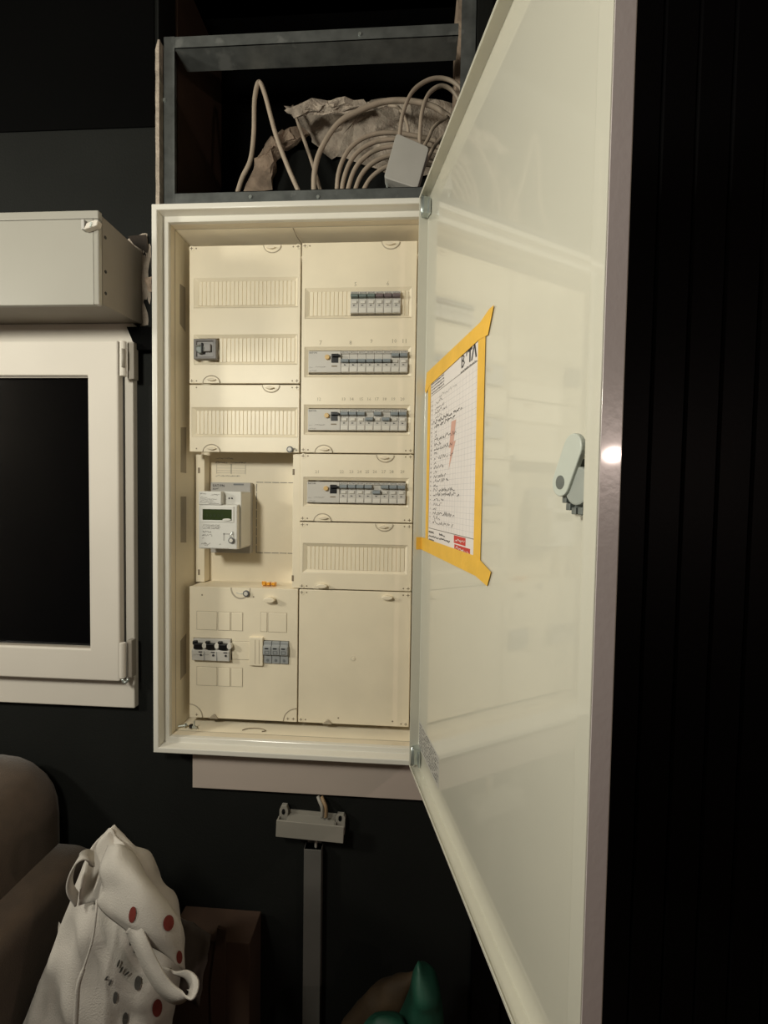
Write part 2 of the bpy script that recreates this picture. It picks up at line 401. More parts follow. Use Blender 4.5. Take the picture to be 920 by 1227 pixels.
shell = sweep(BM(), [(.0226, -.0355), (.0226, .110), (.0216, .111), (.0216, -.0355)], True); box(shell, X0+.0216, X1-.0216, .110, .112, Z0+.0216, Z1-.0216)
obj('shell', shell, 'cream_side', cab)
# cream inner lining: sloped side, top and bottom walls
def lining():
    b = BM(); a = (X0+.0232, X1-.0232, Z0+.0232, Z1-.0232); c = (-.0075, .5075, -.012, 1.062)
    for dy, da in ((0, 0),):
        frustum(b, a, c, -.019, .070)
    return obj('lining', b, 'cream', cab)
lin = lining()
ln = BM(); frustum(ln, (X0+.0228, X1-.0228, Z0+.0228, Z1-.0228), (X0+.0232, X1-.0232, Z0+.0232, Z1-.0232), -.0202, -.019); obj('lining_edge', ln, 'cream_dark', cab)
b = BM(); plate(b, -.0075, .5075, -.012, 1.062, .0702, .074); obj('back_panel', b, 'cream', cab)
# slots punched in the left lining
def on_lining(px, py, lift=.0006):
    # intersect the left sloped wall
    p0 = Vector((X0+.0232, -.019, 0)); p1 = Vector((-.0075, .070, 0)); t = p1-p0; n = Vector((t.y, -t.x, 0)).normalized()
    d = _fw+_rt*((px-460)/F_PX)-_up*((py-613.5)/F_PX); s = (p0-CAM).dot(n)/d.dot(n); return CAM+d*s, n
for q in (((215.5, 340), (222, 345), (222, 398), (215.5, 388)), ((216.5, 512), (223, 512), (223, 567), (216.5, 566)), ((216.5, 595), (223, 595), (223, 650), (216.5, 650)), ((216, 768), (223, 759), (223, 806), (216, 815))):
    b = BM(); A = [on_lining(*p) for p in q]; n = A[0][1]
    f0 = [b.verts.new(p+n*.0004) for p, _ in A]; f1 = [b.verts.new(p-n*.003) for p, _ in A]
    b.faces.new(f0); b.faces.new(f1[::-1])
    for k in range(4): b.faces.new((f0[k], f0[(k+1) % 4], f1[(k+1) % 4], f1[k]))
    obj('slot_cover', b, 'cream_dark', lin)
# hairline crack / cable across the top lining
b = BM(); tube(b, [(.236, -.0188, Z1-.0236), (.240, .0, Z1-.031), (.2475, .03, Z1-.034), (.252, .012, 1.058)], .0007, 5, 5); obj('hair_crack', b, 'screw_mark', lin)

# ---- cover panels
CT = .0    # front plane
ROWW = (.0125, .2375)
def strip(name, x0, x1, z0, z1, parent, pitch=.009, y=.0035):
    b = BM(); n = max(1, round((x1-x0)/pitch)); w = (x1-x0)/n; pts = [(x0, .0095)]
    for i in range(n):
        a = x0+i*w; pts += [(a+.0001, y+.0016), (a+.0011, y), (a+w-.0011, y), (a+w-.0001, y+.0016)]
    pts.append((x1, .0095))
    prism(b, pts, z0, z1, lambda u, v, a: Vector((u, v, a))); return obj(name, b, 'cream', parent)
def cover(x0, x1, z0, z1, rows, label):
    """rows: (rx0,rx1,zc, blanks[(bx0,bx1)])"""
    b = BM(); rec = []; hol = []
    for rx0, rx1, zc, bl in rows:
        rec.append((rx0, rx1, zc-.0315, zc+.0325)); hol.append((rx0+.008, rx1-.006, zc-.0255, zc+.0265))
    plate(b, x0+.0008, x1-.0008, z0+.0008, z1-.0008, CT, CT+.0065, rec)
    for r, h in zip(rec, hol):
        frustum(b, r, h, CT, CT+.0042); frustum(b, h, h, CT+.0042, CT+.0115)
    o = obj('cover_panel', b, 'cream', cab, .0012, False, 2); o['label'] = label
    for (rx0, rx1, zc, bl), h in zip(rows, hol):
        for bx0, bx1 in bl: strip('blanking_strip', max(bx0, h[0]), min(bx1, h[1]), h[2]+.0003, h[3]-.0003, o)
    return o
def screw(p, x, z, r=.0058, mark=True):
    b = BM(); prism(b, circ(x, z, r, r, 16), CT-.0006, CT+.001, XZ); s = obj('turn_screw', b, 'cream', p, .0003)
    b = BM(); y0, y1 = CT-.0009, CT-.0005
    box(b, x-.0034, x+.0034, y0, y1, z-.0006, z+.0006); box(b, x-.0006, x+.0006, y0, y1, z-.0034, z+.0034); obj('screw_slot', b, 'screw_mark', p)
def dot(p, x, z, r=.0016):
    b = BM(); prism(b, circ(x, z, r, r, 8), CT-.0004, CT+.001, XZ); obj('pin_hole', b, 'screw_mark', p)
def latch(p, x, z, up):
    """half round finger recess at a panel edge with a lens shaped tab"""
    s = 1 if up else -1
    b = BM(); arc = circ(x, z, .0195, .0165*s, 16, .15 if not up else .05, math.pi-.05, False)
    tube(b, [(u, CT-.0004, v) for u, v in arc], .0011, 6, 1, True); obj('latch_shade_arc', b, 'cream_dark', p, 0, True)  # arc coloured darker to stand for the shading around the recess
    b = BM(); prism(b, circ(x, z, .0185, .0155*s, 16, 0, math.pi, False), CT-.0009, CT+.001, XZ); obj('latch_plate', b, 'cream', p, .0005)
    b = BM(); xx, zz = x+.002*s, z+.0072*s
    top = [(xx-.0105+.021*i/10, zz+.0034*math.sin(math.pi*i/10)) for i in range(11)]; bot = [(xx+.0105-.021*i/10, zz-.0030*math.sin(math.pi*i/10)) for i in range(1, 10)]
    prism(b, top+bot, CT-.0055, CT, XZ); obj('latch_tab', b, 'cream_side', p, .0008)
RX = (.2592, .4898)
BR1 = [(.257, .3585), (.4665, .4895)]
L1 = cover(0, .249, .7507, 1.050, [(.0115, .2425, .9475, [(0, .3)]), (.0115, .2425, .8245, [(.066, .3)])], 'upper left cream cover panel with two ribbed blanking strips')
L2 = cover(0, .249, .600, .7493, [(.0065, .2445, .6660, [(0, .3)])], 'cream cover panel with one blanking strip above the meter bay')
R1 = cover(.2505, .5, .6005, 1.0525, [(*RX, .9226, BR1), (*RX, .7970, []), (*RX, .6725, [])], 'tall cream cover panel over the three upper breaker rows')
R2 = cover(.2505, .5, .4505, .5995, [(*RX, .5150, [])], 'cream cover panel around the lowest breaker row')
R3 = cover(.2505, .5, .3005, .4495, [(*RX, .3690, [(0, .6)])], 'cream cover panel with a full ribbed blanking strip')
R4 = cover(.2505, .5, -.002, .2995, [], 'plain cream cover panel at lower right with a centre dimple')
b = BM(); plate(b, .0008, .2482, -.001, .2985, CT, CT+.0065, [(.0095, .0985, .1335, .1825), (.1722, .2295, .1305, .1820)]); box(b, .0008, .2482, CT+.0062, .0700, .293, .2985); box(b, .0008, .003, CT+.0062, .07, 0, .2985); box(b, .2460, .2482, CT+.0062, .07, 0, .2985)
L3 = obj('cover_panel', b, 'cream', cab, .001); L3['label'] = 'lower left cream cover panel with embossed knockouts'
for p, pts in ((L1, [(.006, 1.044), (.2425, 1.044), (.0065, .757), (.2425, .757)]), (L2, [(.2425, .7425)]), (R1, [(.2575, 1.045), (.4925, .6075), (.2575, .6075)]), (R2, [(.2575, .594), (.4925, .594), (.2575, .457), (.4925, .457)]), (R3, [(.2575, .443), (.4925, .443), (.2575, .307), (.4925, .307)]), (R4, [(.2575, .2925), (.4925, .2925), (.2575, .0055), (.4925, .0055)])):
    for x, z in pts: screw(p, x, z); dot(p, x+(.0105 if x < .1 or .25 < x < .3 else -.0105), z)
for x, z in ((.0065, .7425), (.0065, .608)): dot(L2, x+.0105, z)
for x, z in ((.03, .280), (.148, .279)): dot(L3, x, z, .0018)
for x, z in ((.342, .0125), (.463, .0105)): dot(R4, x, z, .0018)
latch(L1, .186, 1.0485, False); latch(L1, .051, .7518, True); latch(L2, .185, .7485, False); latch(L2, .0515, .6008, True)
latch(R1, .443, 1.0517, False); latch(R1, .303, .6013, True); latch(R2, .438, .5987, False); latch(R2, .302, .4513, True); latch(R3, .438, .4487, False)
b = BM(); prism(b, circ(.302, .3015, .0195, .0155, 14, 0, math.pi, False), CT-.0009, CT+.001, XZ); obj('latch_plate', b, 'cream', R3, .0005)
def knob(p, x, z, w=.012, h=.0045, d=.010):
    b = BM(); prism(b, circ(x, z, w, h, 16), CT-d, CT+.001, XZ); obj('grip', b, 'cream', p, .0012)
knob(R3, .303, .309); knob(R4, .447, .2875); knob(L3, .187, .2755, .0125, .0055, .014)
def foot(p, x, z):
    b = BM(); prism(b, [(x-.011, z), (x+.010, z), (x+.003, z+.009), (x-.001, z+.009)], CT-.004, CT+.001, XZ); obj('foot_clip', b, 'cream_dark', p, .0006)
foot(R4, .318, -.001); foot(L3, .058, -.0005)
b = BM(); prism(b, circ(.3735, .148, .0062, .0062, 18), CT-.0005, CT+.001, XZ); obj('dimple_rim', b, 'cream_side', R4, .0004)
b = BM(); prism(b, circ(.3742, .1478, .0036, .0036, 16), CT-.0012, CT+.001, XZ); obj('dimple', b, 'cream', R4, .0006)
# lower left panel: half-round notch, corner notches, knockouts
b = BM(); prism(b, circ(.118, .2985, .023, -.0255, 18, 0, math.pi, False), CT-.0006, CT+.001, XZ); obj('notch_rim', b, 'cream_dark', L3, .0003)
b = BM(); prism(b, circ(.1195, .2985, .0205, -.0225, 18, 0, math.pi, False), CT-.0012, CT+.001, XZ); obj('notch_plate', b, 'cream', L3, .0005)
for x, s in ((.0012, 1), (.2478, -1)):
    b = BM(); a = [(x+s*.030*math.cos(t), -.0005+.030*math.sin(t)) for t in [math.pi/2*i/10 for i in range(11)]]
    tube(b, [(u, CT-.0003, v) for u, v in a], .0012, 6, 1, True); obj('corner_rim', b, 'cream_dark', L3, 0, True)
    b = BM(); prism(b, [(x, -.0005)]+[(x+s*.0285*math.cos(t), -.0005+.0285*math.sin(t)) for t in [math.pi/2*i/10 for i in range(11)]], CT-.0008, CT+.001, XZ); obj('corner_plate', b, 'cream', L3)
for x, z in ((.018, .006), (.2405, .006), (.228, .006)):
    b = BM(); box(b, x-.003, x+.003, CT-.0013, CT-.0007, z-.0005, z+.0005); box(b, x-.0005, x+.0005, CT-.0013, CT-.0007, z-.003, z+.003); obj('cross_mark', b, 'screw_mark', L3)
KO = [(.0175, .0650, .201, .2435), (.0665, .0955, .201, .2435), (.0970, .1240, .201, .2435), (.1640, .1795, .201, .2455), (.1815, .2240, .201, .2455),
      (.0175, .0650, .0735, .1170), (.0665, .0955, .0735, .1170), (.0970, .1240, .0735, .1170), (.0990, .1400, .1360, .1780)]
for x0, x1, z0, z1 in KO:
    b = BM(); plate(b, x0, x1, z0, z1, CT-.0004, CT+.0005, []); obj('knockout_rim', b, 'cream_dark', L3)
    b = BM(); box(b, x0+.0010, x1-.0006, CT-.0012, CT+.0005, z0+.0006, z1-.0010); obj('knockout', b, 'cream', L3, .0006)
b = BM(); box(b, .1405, .1715, CT-.006, CT+.001, .1255, .1890); s = obj('cover_strip', b, 'cream', L3, .001)
for x in (.154, .163):
    b = BM(); box(b, x, x+.0008, CT-.0064, CT-.0058, .130, .184); obj('groove', b, 'cream_dark', L3)
# meter bay: side rails, posts, dashed knock-out
b = BM(); box(b, -.0072, .0136, .044, .0700, .3000, .5990); rail = obj('bay_rail', b, 'cream', cab, .001)
b = BM(); box(b, .2330, .2500, .0072, .0700, .3000, .5990); rail2 = obj('bay_rail', b, 'cream', cab, .001)
for (x, y, z), pr in (((.0006, .0438, .5620), rail), ((.0006, .0438, .3230), rail), ((.2345, .0070, .559), rail2), ((.2345, .0070, .322), rail2)):
    b = BM(); box(b, x-.0022, x+.0022, y-.0003, y+.001, z-.0065, z+.0065); obj('clip_slot', b, 'screw_mark', pr)
dash = BM(); YB = .0695
def dashes(xa, za, xb, zb, n):
    for i in range(n):
        t0, t1 = i/n, (i+.78)/n; x0, x1 = xa+(xb-xa)*t0, xa+(xb-xa)*t1; z0, z1 = za+(zb-za)*t0, za+(zb-za)*t1
        box(dash, min(x0, x1)-.0007, max(x0, x1)+.0007, YB, YB+.0008, min(z0, z1)-.0007, max(z0, z1)+.0007)
dx0, dx1, dz0, dz1 = .1285, .2245, .3690, .5370
dashes(dx0, dz1, dx1, dz1, 5); dashes(dx0, dz0, dx1, dz0, 5); dashes(dx0, dz0, dx0, dz1, 8); dashes(dx1, dz0, dx1, dz1, 8)
obj('dashed_knockout', dash, 'ink_soft', cab)
# print on the bay back panel: small table
b = BM(); YP = .0698
lx, lz = .0280, .5920
def bar(bm, x0, x1, z0, z1, y=YP, t=.0003, f=ID): box(bm, x0, x1, y-t, y, z0, z1, f)
def squig(bm, x0, x1, z, h, y, f=ID, lw=.0005, seed=0, dens=1.6):
    """line of illegible writing: short joined strokes"""
    R = random.Random(seed); x = x0; p = (x, z)
    while x < x1:
        nx = x+h*R.uniform(.15, .5)/dens*1.2; nz = z+h*R.choice((0, .5, 1, .25, .7))*R.uniform(.6, 1)
        a, c = Vector(p), Vector((nx, nz)); d = (c-a); 
        if d.length > 1e-6 and R.random() > .1:
            nn = Vector((-d.y, d.x)).normalized()*lw/2
            bm.faces.new([bm.verts.new(f(q.x, y, q.y)) for q in (a-nn, a+nn, c+nn, c-nn)])
        p = (nx, nz); x = nx
squig(b, lx, lx+.042, lz-.001, .004, YP, seed=1, lw=.0007); squig(b, lx, lx+.030, lz-.0105, .004, YP, seed=2, lw=.0010); squig(b, lx+.036, lx+.074, lz-.0105, .0035, YP, seed=3, lw=.0008)
for x in (lx+.003, lx+.037, lx+.039, lx+.073): bar(b, x, x+.0005, lz-.036, lz-.013)
for z in (lz-.0225, lz-.0285, lz-.0340): bar(b, lx+.004, lx+.036, z, z+.0004); bar(b, lx+.04, lx+.073, z, z+.0004)
squig(b, lx, lx+.060, lz-.042, .003, YP, seed=4, lw=.0006)
obj('printed_table', b, 'ink_soft', cab)
# pencil numbers above the devices
def pencil(txt, x, z, size=.011):
    b = text_bm(txt, size, (x, CT-.0003, z), align='CENTER'); obj('pencil_number', b, 'pencil', R1 if z > .6 else R2)
for t, px, py in (('5', 426, 343), ('6', 464.5, 342), ('7', 384, 413), ('8', 420, 413), ('9', 445, 411), ('10', 472, 411), ('11', 484.5, 411)):
    p = at(px, py, 0); pencil(t, p.x, p.z, .0125)
for i, px in enumerate((382, 411.5, 421, 432.5, 442, 451, 460.5, 471, 482)):
    p = at(px, 480, 0); pencil(str(12+i), p.x, p.z, .0095)
for i, px in enumerate((380, 409.5, 421, 430.5, 440, 449, 459.5, 469, 482)):
    p = at(px, 567, 0); pencil(str(21+i), p.x, p.z, .0095)

# ------------------------------------------------------------------ the open door (part of the cabinet)
ANG = 1.82; U = Vector((-math.cos(ANG), -math.sin(ANG), 0)); N = Vector((-math.sin(ANG), math.cos(ANG), 0)); H = Vector((.5, -.0677, 0))
D = lambda t, n, z: H+U*t+N*n+Vector((0, 0, z))
DW, DT = .5428, .0205
def dpix(x, y, off):
    d = _fw+_rt*((x-460)/F_PX)-_up*((y-613.5)/F_PX); p0 = H+N*off; s = (p0-CAM).dot(N)/d.dot(N); q = CAM+d*s-H; return q.dot(U), q.z
b = BM(); t0 = .002
prof = [(t0, 0), (t0, -DT), (DW, -DT), (DW, 0), (DW-.0165, 0), (DW-.0165, -.0016), (DW-.0018, -.0016), (DW-.0018, -DT+.0016), (t0+.0016, -DT+.0016), (t0+.0016, 0)]
prism(b, prof, Z0+.0002, Z1-.0002, lambda u, v, a: D(u, v, a))
for z0, z1 in ((Z0, Z0+.0016), (Z1-.0016, Z1)): box(b, t0+.0003, DW-.0003, -DT+.0003, 0, z0, z1, D)
box(b, t0+.002, DW-.017, -.0016, 0, Z0+.0016, Z0+.0050, D); box(b, t0+.002, DW-.017, -.0016, 0, Z1-.0050, Z1-.0016, D)
door = obj('door', b, 'door_white', cab, .0009, False, 3); door['label'] = 'tall glossy white sheet steel door swung open'
b = BM(); box(b, DW+.0000, DW+.0006, -DT+.0014, -.0012, Z0+.002, Z1-.002, D); obj('door_edge', b, 'door_edge', door, .0003)
# lock: cam hub half behind the lip and a pale lever with an eye
SK = -DT+.0016
ct, cz = dpix(697, 584, -.012)
b = BM(); prism(b, circ(ct, cz, .024, .024, 24), SK, SK+.007, lambda u, v, a: D(u, a, v)); obj('lock_rosette', b, 'lock_dark', door, .001)
b = BM(); prism(b, circ(ct+.001, cz+.001, .0165, .0165, 20), SK+.0068, SK+.013, lambda u, v, a: D(u, a, v)); obj('lock_hub', b, 'lock_mid', door, .0015)
for k in range(5):
    a = -2.6+k*.42; b = BM(); u, v = ct+.0205*math.cos(a), cz+.0205*math.sin(a)
    box(b, u-.003, u+.003, SK+.0065, SK+.0115, v-.003, v+.003, D); obj('lock_tooth', b, 'lock_dark', door, .0006)
lt0, lz0 = dpix(671, 578, -.003); lt1, lz1 = dpix(685, 537, -.003)
a = Vector((lt0, lz0)); c = Vector((lt1, lz1)); d = (c-a).normalized(); nn = Vector((-d.y, d.x)); rr = .0125; out = []
base = math.atan2(d.y, d.x)
for i in range(13): t = base-math.pi/2+math.pi*i/12; out.append((c.x+rr*math.cos(t), c.y+rr*math.sin(t)))
for i in range(13): t = base+math.pi/2+math.pi*i/12; out.append((a.x+rr*math.cos(t), a.y+rr*math.sin(t)))
b = BM(); prism(b, out, -.0080, -.0030, lambda u, v, w: D(u, w, v)); obj('lock_lever', b, 'lock_pale', door, .001)
b = BM(); prism(b, circ(a.x, a.y, .0062, .0062, 18), -.0031, -.0026, lambda u, v, w: D(u, w, v)); obj('lever_eye', b, 'lock_dark', door)
# hinges
for zz, s in ((at(504, 251, -.07).z, 1), (at(494, 902, -.07).z, -1)):
    b = BM(); box(b, .003, .020, -DT+.002, -.004, zz-.016, zz+.016, D); box(b, .018, .026, -.017, -.013, zz-.020, zz+.010, D)
    obj('hinge', b, 'zinc', door, .0015)
    b = BM(); tube(b, [D(.014, -.003, zz-.019), D(.014, -.003, zz+.019)], .0028, 8, 2); obj('hinge_pin', b, 'zinc', door, 0, True)
# rating sticker at the foot of the door
st0, sz1 = dpix(504.5, 866, SK); st1, _ = dpix(526, 912, SK); sz0 = -.0035; sz1 = .0530
b = BM(); box(b, .006, st1, SK-.0005, SK+.0003, sz0, sz1, D); stk = obj('rating_sticker', b, 'label_grey', door)
b = BM(); R = random.Random(3)
for i in range(8):
    z = sz1-.006-.0062*i; x = .010
    while x < st1-.012:
        w = R.uniform(.010, .032); squig(b, x, min(x+w, st1-.004), z-.001, .0032, SK+.0005, D, .0011, R.random()); x += w+.006
obj('sticker_print', b, 'ink', door)

# ------------------------------------------------------------------ circuit list on the door
pp = thing('circuit_list', D(.155, SK, .425), 'white grid paper list with handwritten rows taped inside the door', 'paper')
PT0, PT1, PZ0, PZ1 = .0420, .2690, .4200, .7290; PN = SK+.0006
b = BM(); box(b, PT0, PT1, SK+.0001, PN, PZ0, PZ1, D); obj('sheet', b, 'paper', pp)
b = BM(); gz0, gz1 = .4490, .6930; k = 0
x = PT0+.006
while x < PT1-.003: box(b, x, x+.0004, PN, PN+.0001, gz0, gz1, D); x += .0125
z = gz0
while z < gz1: box(b, PT0+.006, PT1-.003, PN, PN+.0001, z, z+.0004, D); z += .0088
obj('printed_grid', b, 'paper_grid', pp)
b = BM(); box(b, PT0+.006, PT1-.003, PN, PN+.0002, gz0-.0006, gz0+.0006, D); box(b, PT0+.006, PT1-.002, PN, PN+.0002, gz1+.0050, gz1+.0060, D); obj('ruled_line', b, 'ink_soft', pp)
PNI = PN+.0004
rows = []
for i, (x0, x1, lw) in enumerate(((.25,.62,.0005),(.15,.32,.0008),(.15,.36,.0008),(.15,.42,.0008),(.15,.30,.0006),(.10,.74,.0017),(.14,.60,.0015),(.14,.20,.0009),(.14,.18,.0009),(.14,.66,.0011),(.14,.28,.0010),(.14,.55,.0011),(.14,.24,.0010),(.14,.56,.0011),(.14,.20,.0009),(.14,.36,.0009),(.14,.20,.0009),(.14,.42,.0010),(.14,.48,.0010),(.14,.26,.0009),(.14,.62,.0010),(.14,.72,.0010),(.14,.38,.0010),(.14,.34,.0009),(.14,.20,.0008),(.14,.62,.0011),(.14,.30,.0009),(.14,.60,.0011))):
    z = .684-.0083*i; xa, xb = PT0+.222*x0, PT0+.222*x1; x = xa; b = b if i else BM(); R = random.Random(i)
    while x < xb:
        w = min(R.uniform(.012, .03), xb-x+.004); squig(b, x, x+w, z, .0068, PNI, D, lw*.85, i*7+R.random(), 1.0); x += w+.004
    squig(b, PT0+.010, PT0+.016, z+.001, .0042, PNI, D, .0006, i+.5)
obj('handwriting', b, 'ink', pp)
b = BM(); 
for i in range(4): squig(b, PT0+.008, PT0+.080, .7015+.0055*i, .003, PNI, D, .0008, 60+i)
for i, (x0, x1) in enumerate(((.008, .040), (.008, .066), (.008, .040))): squig(b, PT0+x0, PT0+x1, .4405-.0075*i, .0042, PNI, D, .0012, 80+i)
for i, (x0, x1) in enumerate(((.070, .100), (.072, .125))): squig(b, PT0+x0, PT0+x1, .4405-.0075*i, .0042, PNI, D, .0012, 90+i)
obj('small_print', b, 'ink', pp)
b = BM(); P = [dpix(*q, PN) for q in ((541, 505), (546.5, 502.5), (543.5, 529), (546, 527.5), (537.5, 563), (540.5, 536), (538, 537))]
b.faces.new([b.verts.new(D(t, PN+.0002, z)) for t, z in P]); obj('lightning_bolt', b, 'bolt_print', pp)
# logo  B ' T A (without crossbar)
b = BM(); lx0, lz0 = .2010, .7055; hh = .0205; dU = U; dZ = Vector((0, 0, 1))
join(b, text_bm('B', hh*1.42, D(lx0, PNI, lz0), dU, dZ))
def poly(bm, pts): bm.faces.new([bm.verts.new(D(lx0+x, PNI, lz0+z)) for x, z in pts])
poly(b, [(.0205, hh*.62), (.0230, hh*.62), (.0250, hh), (.0215, hh)])
poly(b, [(.0270, hh), (.0270, hh-.0045), (.0440, hh-.0045), (.0440, hh)]); poly(b, [(.0333, 0), (.0378, 0), (.0378, hh-.0045), (.0333, hh-.0045)])
poly(b, [(.0400, 0), (.0448, 0), (.0520, hh*.86), (.0500, hh)]); poly(b, [(.0500, hh), (.0540, hh), (.0610, 0), (.0565, 0)])
squig(b, lx0, lx0+.06, lz0-.0065, .0025, PNI, D, .0007, 5)
obj('logo', b, 'ink', pp)
for (x0, x1, z0, z1, sd) in ((.1440, .1930, .4355, .4475, 1), (.1470, .2110, .4225, .4335, 2)):
    b = BM(); box(b, PT0+x0, PT0+x1, PN, PN+.0003, z0, z1, D); r_ = obj('red_stamp', b, 'red_print', pp)
    b = BM(); squig(b, PT0+x0+.004, PT0+x1-.004, z0+.003, .0062, PN+.0005, D, .0012, sd); obj('stamp_lettering', b, 'paper', r_)
def tape(pts, label, nofs):
    b = BM(); n0 = SK+nofs; prism(b, pts, n0, n0+.0003, lambda u, v, w: D(u, w, v)); return tag(obj('tape_strip', b, 'tape'), label, 'tape', None)
tape([(.2665, .425), (.2905, .423), (.2905, .7405), (.2665, .7405)], 'yellow tape strip down the right edge of the taped paper list', .0011)
tape([(.0285, .425), (.0455, .425), (.0455, .7290), (.0285, .7290)], 'yellow tape strip down the left edge of the taped paper list', .0011)
tape([(.0080, .7180), (.0160, .7110), (.0400, .7210), (.2700, .7255), (.2990, .7215), (.3150, .7530), (.3020, .7540), (.2720, .7480), (.0190, .7505)], 'yellow tape strip with torn corner along the top of the paper list', .0016)
tp = tape([(.0022, .4020), (.2760, .3990), (.3150, .3925), (.3255, .4130), (.2800, .4265), (.0022, .4270)], 'yellow tape strip along the bottom of the paper list', .0016)
b = BM(); box(b, .0036, .0040, SK+.0012, -.0060, .4020, .4270, D); obj('folded_end', b, 'tape', tp)

# ------------------------------------------------------------------ DIN devices
def prof_prism(prof, x0, x1): return prism(BM(), prof, x0, x1, YZ)
BODY = [(.030, -.0228), (-.0045, -.0228), (-.0050, -.0040), (-.0015, -.0028), (-.0010, .0165), (-.0040, .0175), (-.0040, .0228), (.030, .0228)]
def make_breaker(tog, up):
    t = thing('circuit_breaker', (0, 0, 0), '', 'circuit breaker', 'miniature circuit breakers on the rails')
    obj('body', prof_prism(BODY, -.0088, .0088), 'device_grey', t, .0006)
    z = .0085 if up else -.0015
    b = BM()
    prism(b, [(-.0008, z), (-.0095, z+.0012), (-.0102, z+.0050), (-.0078, z+.0085), (-.0008, z+.0085)] if up else [(-.0008, z), (-.0085, z-.0015), (-.0112, z+.0012), (-.0100, z+.0055), (-.0008, z+.0080)], -.0080, .0080, YZ)
    obj('toggle', b, tog, t, .0008)
    b = BM(); box(b, -.0074, .0074, -.0054, -.0044, -.0215, -.0125); obj('label_window', b, 'device_pale', t, .0003)
    b = BM(); box(b, -.0052, .0052, -.0038, -.0008, -.0020, .0042); obj('inner_block', b, 'device_pale', t, .0008)
    b = BM(); prism(b, [(-.0022, -.0085), (.0026, -.0072), (-.0022, -.0056)], -.0054, -.0046, XZ); obj('marker', b, 'ink', t)
    b = text_bm('EATON', .0040, (0, -.0043, .0187), align='CENTER'); obj('brand_lettering', b, 'ink', t)
    return t
def make_rcd():
    t = thing('residual_current_breaker', (0, 0, 0), '', 'circuit breaker', 'residual current breakers')
    b = BM(); prism(b, [(.030, -.0228), (-.0045, -.0228), (-.0045, .0228), (.030, .0228)], -.0355, .0355, YZ); obj('body', b, 'device_grey', t, .0008)
    b = BM(); prism(b, circ(.0065, .0085, .0052, .0052, 18), -.0100, -.004, XZ); obj('test_button', b, 'button_yellow', t, .001)
    b = BM(); box(b, .0150, .0300, -.0052, -.0040, -.0025, .0168); obj('switch_window', b, 'black_plastic', t, .0004)
    b = BM(); box(b, .0165, .0345, -.0105, -.005, .0090, .0140); obj('toggle', b, 'black_plastic', t, .001)
    b = BM(); box(b, .0155, .0275, -.0049, -.0042, -.0110, -.0085); obj('red_marking', b, 'screw_mark', t)
    b = text_bm('EATON', .0050, (-.0335, -.0048, .0172)); obj('brand_lettering', b, 'ink', t)
    b = BM(); squig(b, -.033, -.026, -.0135, .002, -.0048, lw=.0004, seed=2); squig(b, -.020, .002, -.0125, .0030, -.0048, lw=.0005, seed=3); squig(b, -.033, -.018, -.0205, .0024, -.0048, lw=.0005, seed=4); obj('small_print', b, 'ink_soft', t)
    return t
ORD = ['first', 'second', 'third', 'fourth', 'fifth', 'sixth', 'seventh', 'eighth']
proto = {}
def place_breaker(x, z, tog, up, label):
    k = (tog, up)
    if k not in proto: proto[k] = make_breaker(tog, up); o = proto[k]
    else: o = copy_tree(proto[k])
    o.location = (x, .0002, z); o['label'] = label
for i in range(6):
    g_ = i < 3
    place_breaker(.3577+.018*(i+.5)+.0002, .9226, 'toggle_green' if g_ else 'toggle_purple', True,
        f'{ORD[i]} breaker from the left in the topmost row, with {"dark green" if g_ else "dark purple"} toggle')
rcd = None
for zc, ups, rw in ((.7970, '00000011', 'second breaker row'), (.6725, '11101011', 'third breaker row'), (.5150, '11110111', 'lowest breaker row')):
    o = make_rcd() if rcd is None else copy_tree(rcd); rcd = rcd or o
    o.location = (.3035, .0002, zc); o['label'] = f'wide grey residual current breaker with yellow button in the {rw}'
    for i in range(8):
        place_breaker(.3394+.018*(i+.5), zc, 'toggle_blue', ups[i] == '1', f'{ORD[i]} grey breaker right of the yellow button in the {rw}, toggle {"up" if ups[i]=="1" else "down"}')

# key switch in the second row on the left
ks = thing('key_switch', (.0395, 0, .8245), 'grey square key switch on the left panel with dark knob', 'switch')
b = BM(); plate(b, .0145, .0655, .8020, .8460, -.009, .004, [(.0215, .0585, .8075, .8405)]); obj('bezel', b, 'switch_grey', ks, .0015)
b = BM(); box(b, .0215, .0585, -.0060, .004, .8075, .8405); obj('face_plate', b, 'switch_face', ks, .0005)
b = BM(); box(b, .0385, .0540, -.0125, -.006, .8175, .8340); obj('socket_cover', b, 'switch_face', ks, .001)
b = BM(); prism(b, circ(.0315, .8225, .0090, .0100, 18), -.0145, -.006, XZ); obj('knob', b, 'lock_dark', ks, .0015)
b = BM(); box(b, .0345, .0385, -.0160, -.006, .8140, .8350); obj('key_bow', b, 'black_plastic', ks, .001)
b = BM(); tube(b, [(.0240, -.0155, .8280), (.0330, -.0165, .8285)], .0013, 6, 2); obj('key_pin', b, 'zinc', ks)

